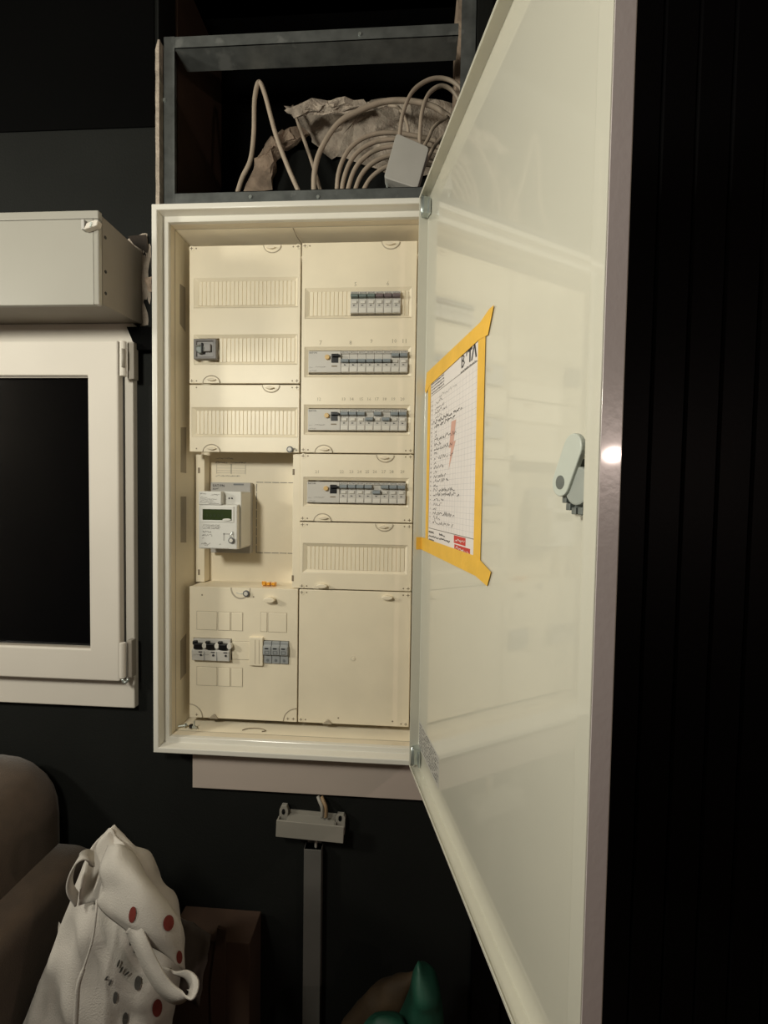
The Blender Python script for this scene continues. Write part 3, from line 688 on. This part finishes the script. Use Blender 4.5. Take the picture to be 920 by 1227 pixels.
# three-pole fuse switch at lower left
fs = thing('fuse_switch', (.054, 0, .1335), 'grey three-pole fuse switch with three black levers', 'switch')
b = BM(); prism(b, [(.03, -.0235), (-.0100, -.0235), (-.0110, -.0010), (-.0040, .0030), (-.0040, .0235), (.03, .0235)], .0110, .0970, lambda u, v, a: Vector((a, u, .158+v))); obj('body', b, 'device_grey', fs, .0008)
for k in range(3):
    x = .0265+.0285*k
    b = BM(); box(b, x-.0100, x+.0080, -.0135, -.004, .1605, .1735); box(b, x-.0130, x-.0040, -.0120, -.004, .1700, .1785); obj('lever', b, 'black_plastic', fs, .0015)
    b = BM(); prism(b, circ(x+.0145, .1690, .0055, .0065, 14), -.0130, -.004, XZ); obj('fuse_cap', b, 'device_pale', fs, .001)
    b = BM(); box(b, x+.0010, x+.0090, -.0120, -.0105, .1535, .1555); prism(b, circ(x+.006, .1475, .0026, .0026, 10), -.0118, -.0105, XZ); obj('marking', b, 'ink', fs)
    b = BM(); box(b, x+.0135, x+.0143, -.0113, -.0100, .1350, .1560); obj('pole_gap', b, 'fuse_dark', fs)
b = BM(); squig(b, .0125, .028, .146, .004, -.0112, lw=.0006, seed=1); squig(b, .036, .050, .1465, .004, -.0112, lw=.0006, seed=2); obj('small_print', b, 'ink_soft', fs)
# three-pole fuse holder
fh = thing('fuse_holder', (.201, 0, .1310), 'blue-grey three-pole fuse holder beside the narrow cream cover strip', 'fuse holder')
for k in range(3):
    x0 = .1728+.0187*k
    b = BM(); prism(b, [(.03, .1310), (-.0035, .1310), (-.0035, .1500), (-.0095, .1525), (-.0095, .1700), (-.0045, .1730), (-.0045, .1810), (.03, .1810)], x0+.0004, x0+.0183, YZ); md = obj('pole_module', b, 'fuse_grey', fh, .001)
    b = BM(); box(b, x0+.0045, x0+.0125, -.0101, -.0090, .1655, .1680); obj('slot', b, 'black_plastic', md)
    b = BM(); plate(b, x0+.0040, x0+.0140, .1545, .1620, -.0102, -.0090, [(x0+.0052, x0+.0128, .1557, .1608)]); obj('label_frame', b, 'fuse_dark', md)
    b = BM(); prism(b, circ(x0+.009, .1385, .0030, .0035, 10), -.0042, -.003, XZ); obj('screw_access', b, 'fuse_dark', md)

# ------------------------------------------------------------------ electricity meter
mt = thing('electricity_meter', (.077, .069, .386), 'white digital electricity meter with dark green display in the meter bay', 'meter')
b = BM(); box(b, .0245, .1200, .052, .0692, .3690, .5350); obj('base_plate', b, 'meter_grey', mt, .001)
b = text_bm('EATON', .0085, (.030, .0515, .5245)); obj('brand_lettering', b, 'ink', mt)
b = BM(); squig(b, .030, .043, .5185, .004, .0515, lw=.0009, seed=8); squig(b, .048, .056, .5265, .004, .0515, lw=.0006, seed=9); obj('small_print', b, 'ink', mt)
b = BM(); box(b, .0800, .1040, .0505, .052, .5290, .5325); obj('hook_slot', b, 'fuse_dark', mt)
b = BM(); prism(b, [(.0320, .3862), (.1180, .3862), (.1215, .3900), (.1215, .5115), (.1195, .5136), (.0320, .5136)], -.006, .0520, XZ); obj('housing', b, 'meter_white', mt, .002)
b = BM(); prism(b, [(-.0050, .3862), (-.0200, .3875), (-.0200, .4830), (-.0050, .4860)], .0320, .1180, YZ); ff = obj('front_cover', b, 'meter_white', mt, .0015)
b = BM(); box(b, .0325, .0835, -.0220, -.005, .4835, .5130); obj('communication_module', b, 'meter_white', mt, .0018)
b = BM(); plate(b, .0370, .1110, .4460, .4815, -.0215, -.0190, [(.0415, .1065, .4505, .4740)]); obj('display_frame', b, 'meter_white', mt, .0008)
b = BM(); box(b, .0412, .1068, -.0204, -.0190, .4500, .4745); dsp = obj('display', b, 'lcd', mt)
b = text_bm('0 0 0 0 0', .0110, (.0480, -.0206, .4565)); obj('display_digit', b, 'lcd_digit', dsp)
b = BM(); prism(b, circ(.0960, .4520, .0095, .0026, 14), -.0235, -.020, XZ); obj('display_button', b, 'meter_white', mt, .0006)
b = BM()
for x in (.0945, .1005): prism(b, circ(x, .4985, .0019, .0019, 10), -.0066, -.005, XZ)
obj('optical_port', b, 'ink', mt)
b = BM(); sq = lambda *a, **k: squig(b, *a, **k)
for i, (x0, x1, z, h, lw) in enumerate(((.037, .050, .5065, .003, .0009), (.0600, .0800, .5045, .0035, .0009), (.037, .053, .4985, .0025, .0006), (.037, .074, .4950, .0025, .0006), (.037, .066, .4915, .0025, .0006), (.037, .070, .4880, .0022, .0005), (.056, .078, .4860, .002, .0006))): sq(x0, x1, z, h, -.0223, lw=lw, seed=i)
for i, (x0, x1, z, h, lw) in enumerate(((.042, .078, .4385, .0024, .0006), (.040, .080, .4345, .0030, .0009), (.042, .078, .4310, .0026, .0007), (.040, .060, .4230, .0040, .0007), (.040, .062, .4155, .0040, .0007), (.040, .044, .4100, .003, .0007), (.038, .058, .3970, .0040, .0009), (.046, .053, .3935, .0025, .0006), (.079, .082, .3960, .006, .0008), (.038, .100, .3885, .0014, .0004))): sq(x0, x1, z, h, -.0203, lw=lw, seed=i+20)
obj('printed_text', b, 'ink_soft', mt)
b = BM(); box(b, .0875, .1085, -.0204, -.0195, .4195, .4220); box(b, .0875, .0900, -.0204, -.0195, .4060, .4220); obj('button_outline', b, 'meter_grey', mt)
def seal(root, x, y, z, r, wire):
    b = BM(); prism(b, circ(x, z, r, r, 18), y-.004, y, XZ); s = obj('seal', b, 'seal_grey', root, .001)
    b = BM(); prism(b, circ(x, z, r*.62, r*.62, 16), y-.005, y-.0035, XZ); obj('seal_face', b, 'device_pale', s, .0005)
    b = BM(); tube(b, wire, .0006, 5, 5); obj('seal_wire', b, 'zinc', root)
seal(mt, .1065, -.0205, .4070, .0068, [(.1035, -.022, .4130), (.1050, -.024, .4190), (.1090, -.021, .4260), (.1105, -.021, .4150)])
seal(L2, .2285, -.0005, .6075, .0072, [(.2350, -.002, .6080), (.2400, -.003, .6100), (.2440, -.002, .6060), (.2400, -.001, .6070)])
seal(L3, .1325, -.0015, .2870, .0072, [(.1090, -.002, .2880), (.1180, -.003, .2860), (.1260, -.003, .2870)])
# amber terminal clips on the shelf above the lower panel
for i, (px, py, lb) in enumerate(((317.5, 696.5, 'leftmost'), (322.5, 696, 'middle'), (328.5, 696.5, 'rightmost'))):
    p = at(px, py, .028); zs = .2987
    w = thing('terminal_clip', (p.x, .028, zs), f'{lb} of the three amber wire clips lying above the lower left panel', 'wire clip', 'amber wire clips')
    b = BM(); box(b, p.x-.0042, p.x+.0042, .022, .034, zs, zs+.0085); obj('clip_body', b, 'amber', w, .001)
    b = BM(); box(b, p.x-.0042, p.x+.0042, .018, .022, zs+.004, zs+.0105+.002*(i == 0)); obj('clip_lever', b, 'amber', w, .0008)
    b = BM(); tube(b, [(p.x-.002, .0215, zs+.003), (p.x+.002, .0215, zs+.003)], .0016, 6, 2); obj('contact', b, 'brass', w)
# loose screws and a bent clip lying on the cabinet floor
for i, (px, py, ang, lb) in enumerate(((217, 879, .3, 'left-hand loose bright screw lying in the lower left cabinet corner'), (221.5, 879.5, 1.3, 'loose screw beside the bent clip in the cabinet corner'))):
    p = at(px, py, -.014); p.z = -.0165
    d = Vector((math.cos(ang), math.sin(ang)*.4, .12)); s = thing('loose_screw', p, lb, 'screw', 'loose screws')
    b = BM(); tube(b, [p-d*.007+Vector((0, 0, .002)), p+d*.008+Vector((0, 0, .002))], .0018, 6, 2); obj('shank', b, 'zinc', s)
    b = BM(); tube(b, [p+d*.008+Vector((0, 0, .002)), p+d*.010+Vector((0, 0, .002))], .0036, 10, 2); obj('head', b, 'zinc', s)
p = at(232, 880, -.014); p.z = -.0178
cl = thing('bent_clip', p, 'small dark bent metal clip lying in the lower left cabinet corner', 'clip')
b = BM(); prism(b, [(p.x-.008, p.z), (p.x+.010, p.z), (p.x+.003, p.z+.006), (p.x+.002, p.z+.018), (p.x, p.z+.006)], -.016, -.013, XZ); obj('spring_leaf', b, 'zinc', cl)
b = BM(); box(b, p.x-.009, p.x-.003, -.018, -.011, p.z, p.z+.008); obj('clip_foot', b, 'black_plastic', cl, .001)

# bent wire offcut and rusty crumbs on the cabinet floor
b = BM(); pts = [(.128, -.012), (.136, -.006), (.152, -.003), (.170, -.004), (.180, -.010), (.173, -.013)]
tube(b, [(x, y, -.0125-(.07-y)*.0085/.089+.0014) for x, y in pts], .0009, 6, 6); tag(obj('wire_offcut', b, 'screw_mark', None, 0, True), 'thin bent wire offcut lying on the cabinet floor below the lower left panel', 'wire')
# skirt board below the cabinet
b = BM(); box(b, .0283, .545, WY-.010, WY-.0002, -.1365, -.036); tag(obj('skirt_board', b, 'skirt_white', None, .001), 'plain pinkish white board fixed to the wall under the cabinet', 'board')

# ------------------------------------------------------------------ terminal box, cables, trunking below
P = [at(331, 983, -.062), at(412, 991, -.062), at(411, 1012, -.062), at(330, 1004, -.062)]
tb = thing('terminal_box', at(370, 1008, -.05), 'open grey terminal box on the dark wall below the white board', 'terminal box')
bx = at(331, 983, -.062); cx_ = at(412, 991, -.062); dirx = (cx_-bx).normalized(); dirz = Vector((-dirx.z, 0, dirx.x)); TBW = (cx_-bx).length; TBH = .036
TB = lambda u, v, y: bx+dirx*u+dirz*(v-TBH)+Vector((0, y+.062, 0))
Tp = lambda u, y, v: TB(u, v, y)
b = BM(); box(b, 0, TBW, -.062, -.058, 0, TBH, Tp); obj('front_wall', b, 'box_grey', tb, .001)
b = BM(); box(b, .002, TBW-.002, -.0575, WY-.002, .001, .004, Tp); obj('bottom_wall', b, 'box_grey', tb)
b = BM(); box(b, .002, TBW-.002, -.0345, WY-.001, .005, TBH+.004, Tp); obj('back_wall', b, 'box_grey', tb)
b = BM(); box(b, .020, TBW-.022, -.0575, -.035, TBH-.006, TBH-.002, Tp); obj('top_tray', b, 'box_grey', tb)
for u0, u1, hh_ in ((0, .020, .020), (TBW-.022, TBW, .012)):
    b = BM(); prism(b, [(u0+.001, .004), (u1, .004), (u1, TBH+hh_*.5), (u1-.004, TBH+hh_), (u0+.005, TBH+hh_), (u0+.001, TBH+hh_*.5)], -.0450, -.035, TB); lg = obj('lug', b, 'box_grey', tb, .001)
    b = BM(); um = (u0+u1)/2; prism(b, circ(um, TBH+hh_*.35, .0038, .0065, 12), -.0454, -.0446, TB); obj('lug_hole', b, 'black_plastic', tb)
    b = BM(); box(b, u0, u0+.003, -.0578, -.0455, .002, TBH-.003, Tp); obj('end_wall', b, 'box_grey', tb)
for dx, r, mt_, lb in ((0, .0040, 'box_grey', 'left of the two grey cables dropping from the board into the terminal box'), (4.5, .0038, 'cable_brown', 'right brownish cable dropping from the board into the terminal box')):
    cable('supply_cable', [(381+dx, 954.5+dx*.1, -.038), (383+dx, 960, -.045), (386+dx, 968, -.050), (386+dx, 979, -.050)], r, mt_, lb)
cable('trunking_cable', [(378.5, 1006, -.042), (378.5, 1016, -.042), (379, 1040, -.042)], .003, 'box_grey', 'thin cable entering the top of the vertical grey trunking')
tk = thing('cable_trunking', (.289, -.04, FLOOR), 'dark grey vertical cable trunking on the wall below the terminal box', 'trunking')
zt = at(372, 1018, -.05).z; tx0, tx1 = at(364, 1022, -.05).x, at(385, 1022, -.05).x
b = BM(); prism(b, [(tx0, WY-.0003), (tx0, -.050), (tx1, -.050), (tx1, WY-.0003), (tx1-.002, WY-.0003), (tx1-.002, -.0485), (tx0+.002, -.0485), (tx0+.002, WY-.0003)], FLOOR+.001, zt, lambda u, v, a: Vector((u, v, a))); obj('trunking_cover', b, 'trunk_grey', tk, .001)
b = BM(); box(b, tx0+.004, tx1-.004, WY-.002, WY-.0002, FLOOR+.001, zt+.006); obj('trunking_base', b, 'trunk_grey', tk)

# ------------------------------------------------------------------ roller shutter box
sb = thing('roller_shutter_box', (-.45, -.09, .852), 'white roller shutter box mounted above the window', 'shutter box')
BXR = -.0862; SB0, SB1 = .8535, 1.0235; SBY = -.160; BACKZ = .868
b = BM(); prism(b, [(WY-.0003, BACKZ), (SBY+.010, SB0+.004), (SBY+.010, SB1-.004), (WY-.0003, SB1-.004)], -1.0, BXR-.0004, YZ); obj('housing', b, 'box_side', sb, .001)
b = BM(); box(b, -1.0, BXR-.0100, SBY, SBY+.010, SB0, SB1-.0150); obj('front_cover', b, 'box_white', sb, .0015)
b = BM(); box(b, -1.0, BXR, SBY-.0005, SBY+.010, SB1-.0145, SB1); obj('top_rail', b, 'box_white', sb, .0015)
b = BM(); box(b, BXR-.0098, BXR, SBY-.0005, SBY+.0098, SB0, SB1-.0150); obj('corner_profile', b, 'box_gloss', sb, .0022, False, 3)
for z in (.985, .922, .882):
    b = BM(); prism(b, circ(SBY+.018, z, .0026, .0030, 10), BXR-.001, BXR+.0006, YZ); obj('screw_hole', b, 'gasket', sb)
p = at(110, 274, SBY-.004); bk = thing('strap_guide', p, 'small pale strap guide clip on the shutter box corner', 'clip')
b = BM(); prism(b, [(p.x-.010, p.z-.006), (p.x+.015, p.z+.001), (p.x+.018, p.z+.010), (p.x+.012, p.z+.011), (p.x-.004, p.z+.006)], SBY-.012, SBY-.0006, XZ); obj('guide_body', b, 'pvc_white', bk, .0015)
b = BM(); box(b, p.x-.016, p.x-.010, SBY-.010, SBY-.0006, p.z-.004, p.z+.014); obj('guide_arm', b, 'meter_grey', bk, .001)
b = BM(); tube(b, [(p.x+.004, SBY-.0125, p.z-.002), (p.x+.006, SBY-.0125, p.z+.006)], .0018, 6, 2); obj('guide_pin', b, 'zinc', bk)

# ------------------------------------------------------------------ window
win = struct(obj('window_1', plate(BM(), -.90, -.0998, .0365, .8665, WY-.014, WY+.05, [(-.84, -.165, .105, .80)]), 'pvc_white', None, .002))
wy = WY-.034
sx1 = at(142, 600, wy).x; sz0 = at(100, 815, wy).z; sz1 = at(100, 408, wy).z; gx1 = at(106, 600, wy).x; gz0 = at(60, 776, wy).z; gz1 = at(60, 450, wy).z
sash = BM(); hol = (-.80, gx1, gz0, gz1)
plate(sash, -.88, sx1, sz0, sz1, wy, WY-.0145, [hol]); sash = obj('window_sash', sash, 'pvc_white', win, .003)
b = BM(); plate(b, -.88, sx1+.0016, sz0-.001, sz1, WY-.0145-.004, WY-.0143, [(-.81, gx1+.01, gz0-.01, gz1+.01)]); obj('sash_gasket', b, 'gasket', win)
b = BM(); plate(b, -.802, gx1+.002, gz0-.002, gz1+.002, wy+.006, wy+.012, [(-.797, gx1-.003, gz0+.003, gz1-.003)]); obj('glazing_bead', b, 'box_side', win)
b = BM(); box(b, -.81, gx1+.006, wy+.013, wy+.017, gz0-.006, gz1+.006); obj('pane', b, 'window_glass', win)
def whinge(px, y0, y1, plate_x):
    p0, p1 = at(px, y0, wy-.004), at(px, y1, wy-.004)
    b = BM(); tube(b, [p0, p1], .0062, 12, 1, True); h_ = obj('hinge_barrel', b, 'pvc_white', win, .0008, False)
    b = BM(); box(b, p0.x+.003, p0.x+plate_x, WY-.030, WY-.0142, p1.z-.003, p0.z+.002); obj('hinge_leaf', b, 'box_side', win, .001)
    return p0, p1
whinge(147.5, 409, 451, .017)
p0, p1 = whinge(147, 770, 812, .014)
b = BM(); tube(b, [p1+Vector((0, 0, -.003)), p1+Vector((.003, 0, -.010)), p1+Vector((.009, 0, -.008)), p1+Vector((.012, 0, -.002))], .0028, 8, 4); obj('hinge_pivot', b, 'zinc', win, 0, True)
b = BM(); tube(b, [at(147.5, 418, wy-.0105), at(147.5, 440, wy-.0105)], .003, 8, 1, True); obj('hinge_pin', b, 'box_side', win, 0, True)
# black angled piece between shutter box and cabinet
b = BM(); P = [at(x, y, WY-.020) for x, y in ((151.5, 391.5), (182.5, 391.5), (182.5, 419), (163, 419))]
prism(b, [(max(-1, p.x), p.z) for p in P], WY-.020, WY-.0145, XZ); box(b, -.0985, P[1].x, WY-.0145, WY-.0003, P[2].z, P[1].z)
tag(obj('black_filler', b, 'black_paint'), 'black angled filler piece under the shutter box beside the cabinet', 'filler piece')

# ------------------------------------------------------------------ sofa at lower left (its back turned to the right)
SFY0, SFY1 = WY-.012, -1.25
def extr(prof, y0, y1, r, matn, name, root):
    P = [Vector((x, 0, z)) for x, z in prof]
    out = []
    for i, p in enumerate(P):
        a = P[i-1]-p; c = P[(i+1) % len(P)]-p; rr = min(r[i], a.length*.49, c.length*.49); s, e = p+a.normalized()*rr, p+c.normalized()*rr
        for k in range(7): t = k/6; out.append(s*(1-t)**2+p*2*t*(1-t)+e*t*t)
    b = BM(); ys = [y0-.0, y0-.02]+[y0+(y1-y0)*k/18 for k in range(1, 18)]+[y1+.02, y1]; c = sum(out, Vector())/len(out); rings = []
    for j, y in enumerate(ys):
        s = .93 if j in (0, len(ys)-1) else 1
        rings.append([b.verts.new(Vector((c.x+(q.x-c.x)*s, y, c.z+(q.z-c.z)*s))+noise.noise_vector(Vector((q.x, y, q.z))*7)*.004*(j not in (0,))) for q in out])
    m = len(out)
    for a, d in zip(rings, rings[1:]):
        for k in range(m): b.faces.new((a[k], a[(k+1) % m], d[(k+1) % m], d[k]))
    b.faces.new(rings[0]); b.faces.new(rings[-1][::-1]); return obj(name, b, matn, root, 0, True)
sc = at(75, 960, -.05).x; stz = at(40, 903, -.05).z; fx = at(112, 1010, -.05).x; fz = at(95, 1007, -.05).z
so = thing('sofa', (-.9, -.6, FLOOR), 'brown fabric sofa at the left edge below the window', 'sofa')
extr([(fx, FLOOR+.06), (fx, fz), (fx-.17, fz), (fx-.17, FLOOR+.06)], SFY0, SFY1, [.01, .035, .02, .01], 'sofa', 'backrest', so)
extr([(sc, fz-.06), (sc, stz), (sc-.30, stz+.005), (sc-.40, fz-.15), (sc-.30, fz-.38), (sc-.12, fz-.38)], SFY0-.002, SFY1+.1, [.02, .13, .10, .1, .1, .02], 'sofa', 'back_cushion', so)
extr([(fx-.17, FLOOR+.06), (fx-.17, FLOOR+.42), (fx-.95, FLOOR+.42), (fx-.95, FLOOR+.06)], SFY0, SFY1, [.01, .03, .06, .02], 'sofa', 'seat', so)
for x in (fx-.06, fx-.88):
    for y in (SFY0-.08, SFY1+.08):
        b = BM(); box(b, x-.025, x+.025, y-.025, y+.025, FLOOR, FLOOR+.062); obj('leg', b, 'black_plastic', so)

# ------------------------------------------------------------------ cardboard, film, tote bag, green bag
CBT = -.60
cb = thing('low_carton', (-.16, -.26, FLOOR), 'brown cardboard carton under the white tote bag', 'carton')
b = BM(); box(b, -.15, .10, -.36, -.145, FLOOR, CBT); obj('carton_body', b, 'cardboard', cb, .003)
Yc = -.11
cz1 = at(270, 1128, Yc).z; cxr = at(299, 1150, Yc).x
cb2 = thing('cardboard_box', (.09, -.09, FLOOR), 'dark brown cardboard box standing by the wall right of the tote bag', 'cardboard box')
b = BM(); box(b, cxr-.17, cxr, Yc, WY-.012, FLOOR, cz1); obj('box_body', b, 'cardboard', cb2, .002)
b = BM(); q = at(262, 1118, Yc-.012); prism(b, [(q.x-.012, FLOOR+.001), (q.x+.010, FLOOR+.001), (q.x+.010, q.z), (q.x-.006, q.z+.004), (q.x-.020, q.z-.12)], Yc-.006, Yc-.0005, XZ); obj('box_flap', b, 'cardboard', cb2)
b = BM(); rowsF = []
for j in range(9):
    row = []
    for i in range(9):
        u, v = i/8, j/8; px = 200+u*(52-14*v); py = 1092+u*18+v*90+(u*u)*10
        p = at(px, py, -.135-.012*math.sin(u*5)+.006*v); p += noise.noise_vector(p*25)*.006; row.append(b.verts.new(p))
    rowsF.append(row)
for a, c in zip(rowsF, rowsF[1:]):
    for k in range(8): b.faces.new((a[k], a[k+1], c[k+1], c[k]))
fo = obj('film_sheet', b, 'plastic_film', None, 0, True); s_ = fo.modifiers.new('solid', 'SOLIDIFY'); s_.thickness = .002
tag(fo, 'crumpled greyish film sheet tucked between tote bag and cardboard box', 'sheet')

# tote bag
bag = thing('tote_bag', (-.03, -.26, CBT), 'slumped white canvas tote bag printed with red and grey spots', 'bag')
BY = -.235
rowsB = [(993, 131, 134), (1003, 121, 142), (1014, 112, 154), (1030, 105, 168), (1048, 100, 177), (1066, 95, 184), (1090, 86, 200), (1110, 79, 210), (1135, 69, 216), (1160, 60, 215), (1190, 48, 210), (1227, 33, 202), (1270, 28, 200), (1310, 26, 198)]
NS = 40
def bagpt(py, xl, xr, a):
    L, R_ = at(xl, py, BY), at(xr, py, BY); c = (L+R_)/2; h = (R_.x-L.x)/2; dep = min(.058, .010+.0006*(py-993))
    ca, sa = math.cos(a), math.sin(a)
    p = Vector((c.x+h*math.copysign(abs(ca)**.8, ca), BY+dep*math.copysign(abs(sa)**.8, sa), c.z))
    k = min(1, (py-990)/60)
    fold = .006*k*math.sin(p.x*95+py*.035)+.006*k*math.sin(p.x*55-py*.06+1)+.004*k*noise.noise(Vector((p.x*60, py*.02, 3)))
    p.y += fold*abs(sa)+.006*k*noise.noise(p*22)
    p.z += .003*noise.noise(p*30+Vector((5, 0, 0)))
    return p
b = BM(); fine = []
for (y0, l0, r0), (y1, l1, r1) in zip(rowsB, rowsB[1:]):
    for k in range(4): t = k/4; fine.append((y0+(y1-y0)*t, l0+(l1-l0)*t, r0+(r1-r0)*t))
fine.append(rowsB[-1])
rings = [[b.verts.new(bagpt(py, l, r, 2*math.pi*k/NS)) for k in range(NS)] for py, l, r in fine]
zb_ = CBT+.001
rings.append([b.verts.new((v.co.x, v.co.y, zb_)) for v in rings[-1]])
for a, c in zip(rings, rings[1:]):
    for k in range(NS): b.faces.new((a[k], a[(k+1) % NS], c[(k+1) % NS], c[k]))
b.faces.new(rings[0][::-1]); b.faces.new(rings[-1])
body_bvh = BVHTree.FromBMesh(b)
obj('bag_body', b, 'canvas', bag, 0, True)
# folded-over flap
def sheet_patch(grid, thick, nu=10, nv=12, amp=.004, seed=0):
    """grid: rows of (px,py,Y) control points, bilinear/spline blended"""
    rows_ = [spline([at(*p) for p in r], nu) for r in grid]
    cols = list(zip(*rows_)); P = [spline(c, nv) for c in cols]
    b = BM(); V = [[b.verts.new(p+noise.noise_vector(p*18+Vector((seed, 0, 0)))*amp) for p in c] for c in P]
    for i in range(len(V)-1):
        for j in range(len(V[0])-1): b.faces.new((V[i][j], V[i+1][j], V[i+1][j+1], V[i][j+1]))
    return b
FY = BY-.082
grid = [[(131, 1013, FY+.035), (142, 1012, FY+.02), (156, 1020, FY+.035), (168, 1036, FY+.04)],
        [(122, 1040, FY+.01), (140, 1040, FY-.005), (162, 1042, FY+.005), (179, 1058, FY+.022)],
        [(126, 1066, FY+.00), (146, 1066, FY-.018), (172, 1064, FY-.015), (203, 1084, FY+.012)],
        [(120, 1084, FY+.00), (146, 1096, FY-.025), (180, 1092, FY-.025), (218, 1110, FY+.008)],
        [(152, 1112, FY-.01), (168, 1114, FY-.030), (194, 1122, FY-.025), (220, 1138, FY+.004)],
        [(172, 1124, FY-.01), (186, 1134, FY-.022), (204, 1148, FY-.015), (223, 1163, FY+.004)]]
b = sheet_patch(grid, .003, 6, 5); flap_bvh = BVHTree.FromBMesh(b)
fl = obj('bag_flap', b, 'canvas_strap', bag, 0, True); s_ = fl.modifiers.new('solid', 'SOLIDIFY'); s_.thickness = .003; s_.offset = 0
# inner dark side seen in the opening and the pointed rear edge
b = sheet_patch([[(131, 992, BY), (135, 996, BY-.004), (142, 1004, BY)], [(108, 1020, BY-.02), (124, 1020, BY-.008), (150, 1014, BY-.03)], [(100, 1050, BY-.045), (114, 1052, BY-.03), (128, 1040, BY-.06)], [(94, 1085, BY-.06), (110, 1082, BY-.055), (122, 1086, BY-.075)]], .002, 5, 5, .003, 3)
rf = obj('bag_lining', b, 'canvas', bag, 0, True); s_ = rf.modifiers.new('solid', 'SOLIDIFY'); s_.thickness = .003
SX = Vector((1, 0, 0))
def strap(pts, w, side, name='handle'): obj(name, ribbon(BM(), [at(*p) for p in pts], w, .003, side, 8), 'canvas_strap', bag, 0, True)
strap([(158, 1108, FY-.025), (168, 1130, FY-.035), (182, 1160, FY-.04), (197, 1183, FY-.042), (213, 1195, FY-.042), (226, 1194, FY-.038), (231, 1182, FY-.030), (224, 1171, FY-.022), (210, 1166, FY-.016), (198, 1160, FY-.010)], .028, lambda t: Vector((.75, -.10-1.1*max(0, t-.45), .6)))
strap([(112, 1030, BY-.045), (104, 1026, BY-.06), (94, 1030, BY-.07), (85, 1048, BY-.072), (84, 1064, BY-.07), (92, 1078, BY-.062)], .022, lambda t: Vector((.4, -.9, .25)))
obj('drawstring', tube(BM(), [at(*p) for p in ((116, 1078, BY-.075), (115, 1095, BY-.088), (111, 1125, BY-.096), (102, 1155, BY-.102), (94, 1180, BY-.106), (92, 1205, BY-.108), (90, 1240, BY-.11))], lambda t: .0016 if t < .55 else .0032, 6, 6), 'canvas_strap', bag, 0, True)
b = BM(); lumpy(b, [(70, 1105), (74, 1110), (76, 1106), (80, 1118), (76, 1128), (72, 1120)], BY-.02, .01, 3, .002, 2); obj('seam_tuft', b, 'canvas_strap', bag)
def spot(px, py, rx, ry, matn, bvh, ang=0):
    b = BM(); rr = []
    for f_ in (0, .4, .75, 1):
        row = []
        for k in range(16 if f_ else 1):
            u, v = f_*rx*math.cos(2*math.pi*k/16), f_*ry*math.sin(2*math.pi*k/16)
            dd = (at(px+u*math.cos(ang)-v*math.sin(ang), py+u*math.sin(ang)+v*math.cos(ang), -.5)-CAM).normalized(); h_ = bvh.ray_cast(CAM, dd)
            if h_[0] is None: print('spot missed', px, py); return
            row.append(b.verts.new(h_[0]-dd*.0042))
        rr.append(row)
    for k in range(16): b.faces.new((rr[0][0], rr[1][k], rr[1][(k+1) % 16]))
    for a, c in zip(rr[1:], rr[2:]):
        for k in range(16): b.faces.new((a[k], a[(k+1) % 16], c[(k+1) % 16], c[k]))
    obj('printed_spot', b, matn, bag)
for s_ in ((158.5, 1096, 4.2, 10), (202, 1106, 6.5, 10)): spot(*s_, 'dot_red', flap_bvh, .15)
spot(215, 1147, 3.6, 8, 'dot_red', flap_bvh)
spot(188.5, 1208, 6, 11, 'dot_red', body_bvh, .1)
for px, py, rx, ry, a in ((165, 1178, 4, 9, .1), (138, 1195.5, 2.6, 7.5, .1), (150, 1221, 3.5, 8, .1), (142, 1154.5, 1.3, 5, .35), (145.5, 1162, 1.3, 4.5, .5), (152, 1166.5, 1.2, 4, .9), (127.5, 1172, 1.1, 3.5, .7), (132, 1177.5, 1.3, 4, .4), (157, 1129, 1.6, 4.5, .3), (162, 1138, 1.6, 4.5, .3), (169.5, 1146, 1.2, 3.5, .5)): spot(px, py, rx, ry, 'dot_grey', body_bvh, a)

# green plastic bag with brown paper inside, on the floor at bottom centre
def sack(name, rowsS, Y, dep, matn, root, seed):
    b = BM(); fine = []
    for (y0, l0, r0), (y1, l1, r1) in zip(rowsS, rowsS[1:]):
        for k in range(4): t = k/4; fine.append((y0+(y1-y0)*t, l0+(l1-l0)*t, r0+(r1-r0)*t))
    fine.append(rowsS[-1]); rg = []
    for j, (py, l, r) in enumerate(fine):
        L, R_ = at(l, py, Y), at(r, py, Y); c = (L+R_)/2; h = (R_.x-L.x)/2; row = []
        for k in range(24):
            a = 2*math.pi*k/24; p = Vector((c.x+h*math.cos(a), Y+dep*math.sin(a)*min(1, .15+j/8), c.z)); p += noise.noise_vector(p*24+Vector((seed, 0, 0)))*.008*min(1, j/3); row.append(b.verts.new(p))
        rg.append(row)
    rg.append([b.verts.new((v.co.x, v.co.y, FLOOR+.001)) for v in rg[-1]])
    for a, c in zip(rg, rg[1:]):
        for k in range(24): b.faces.new((a[k], a[(k+1) % 24], c[(k+1) % 24], c[k]))
    b.faces.new(rg[0][::-1]); b.faces.new(rg[-1]); return obj(name, b, matn, root, 0, True)
gr = thing('plastic_bag', (.45, -.14, FLOOR), 'dark green plastic bag on the floor below the cabinet', 'bag')
sack('bag_side', [(1155, 500, 503), (1170, 496, 517), (1185, 491, 527), (1200, 487, 531), (1227, 478, 531), (1270, 450, 528)], -.175, .036, 'green_bag', gr, 1)
sack('bag_front', [(1220, 452, 470), (1225, 443, 484), (1240, 430, 490), (1270, 425, 490)], -.215, .03, 'green_bag', gr, 4)
br = thing('paper_bag', (.40, -.10, FLOOR), 'crumpled brown paper bag left of the green plastic bag', 'bag')
sack('paper_body', [(1166, 494, 497), (1180, 463, 492), (1195, 440, 488), (1212, 422, 484), (1227, 411, 480), (1270, 404, 470)], -.087, .030, 'brown_paper', br, 7)
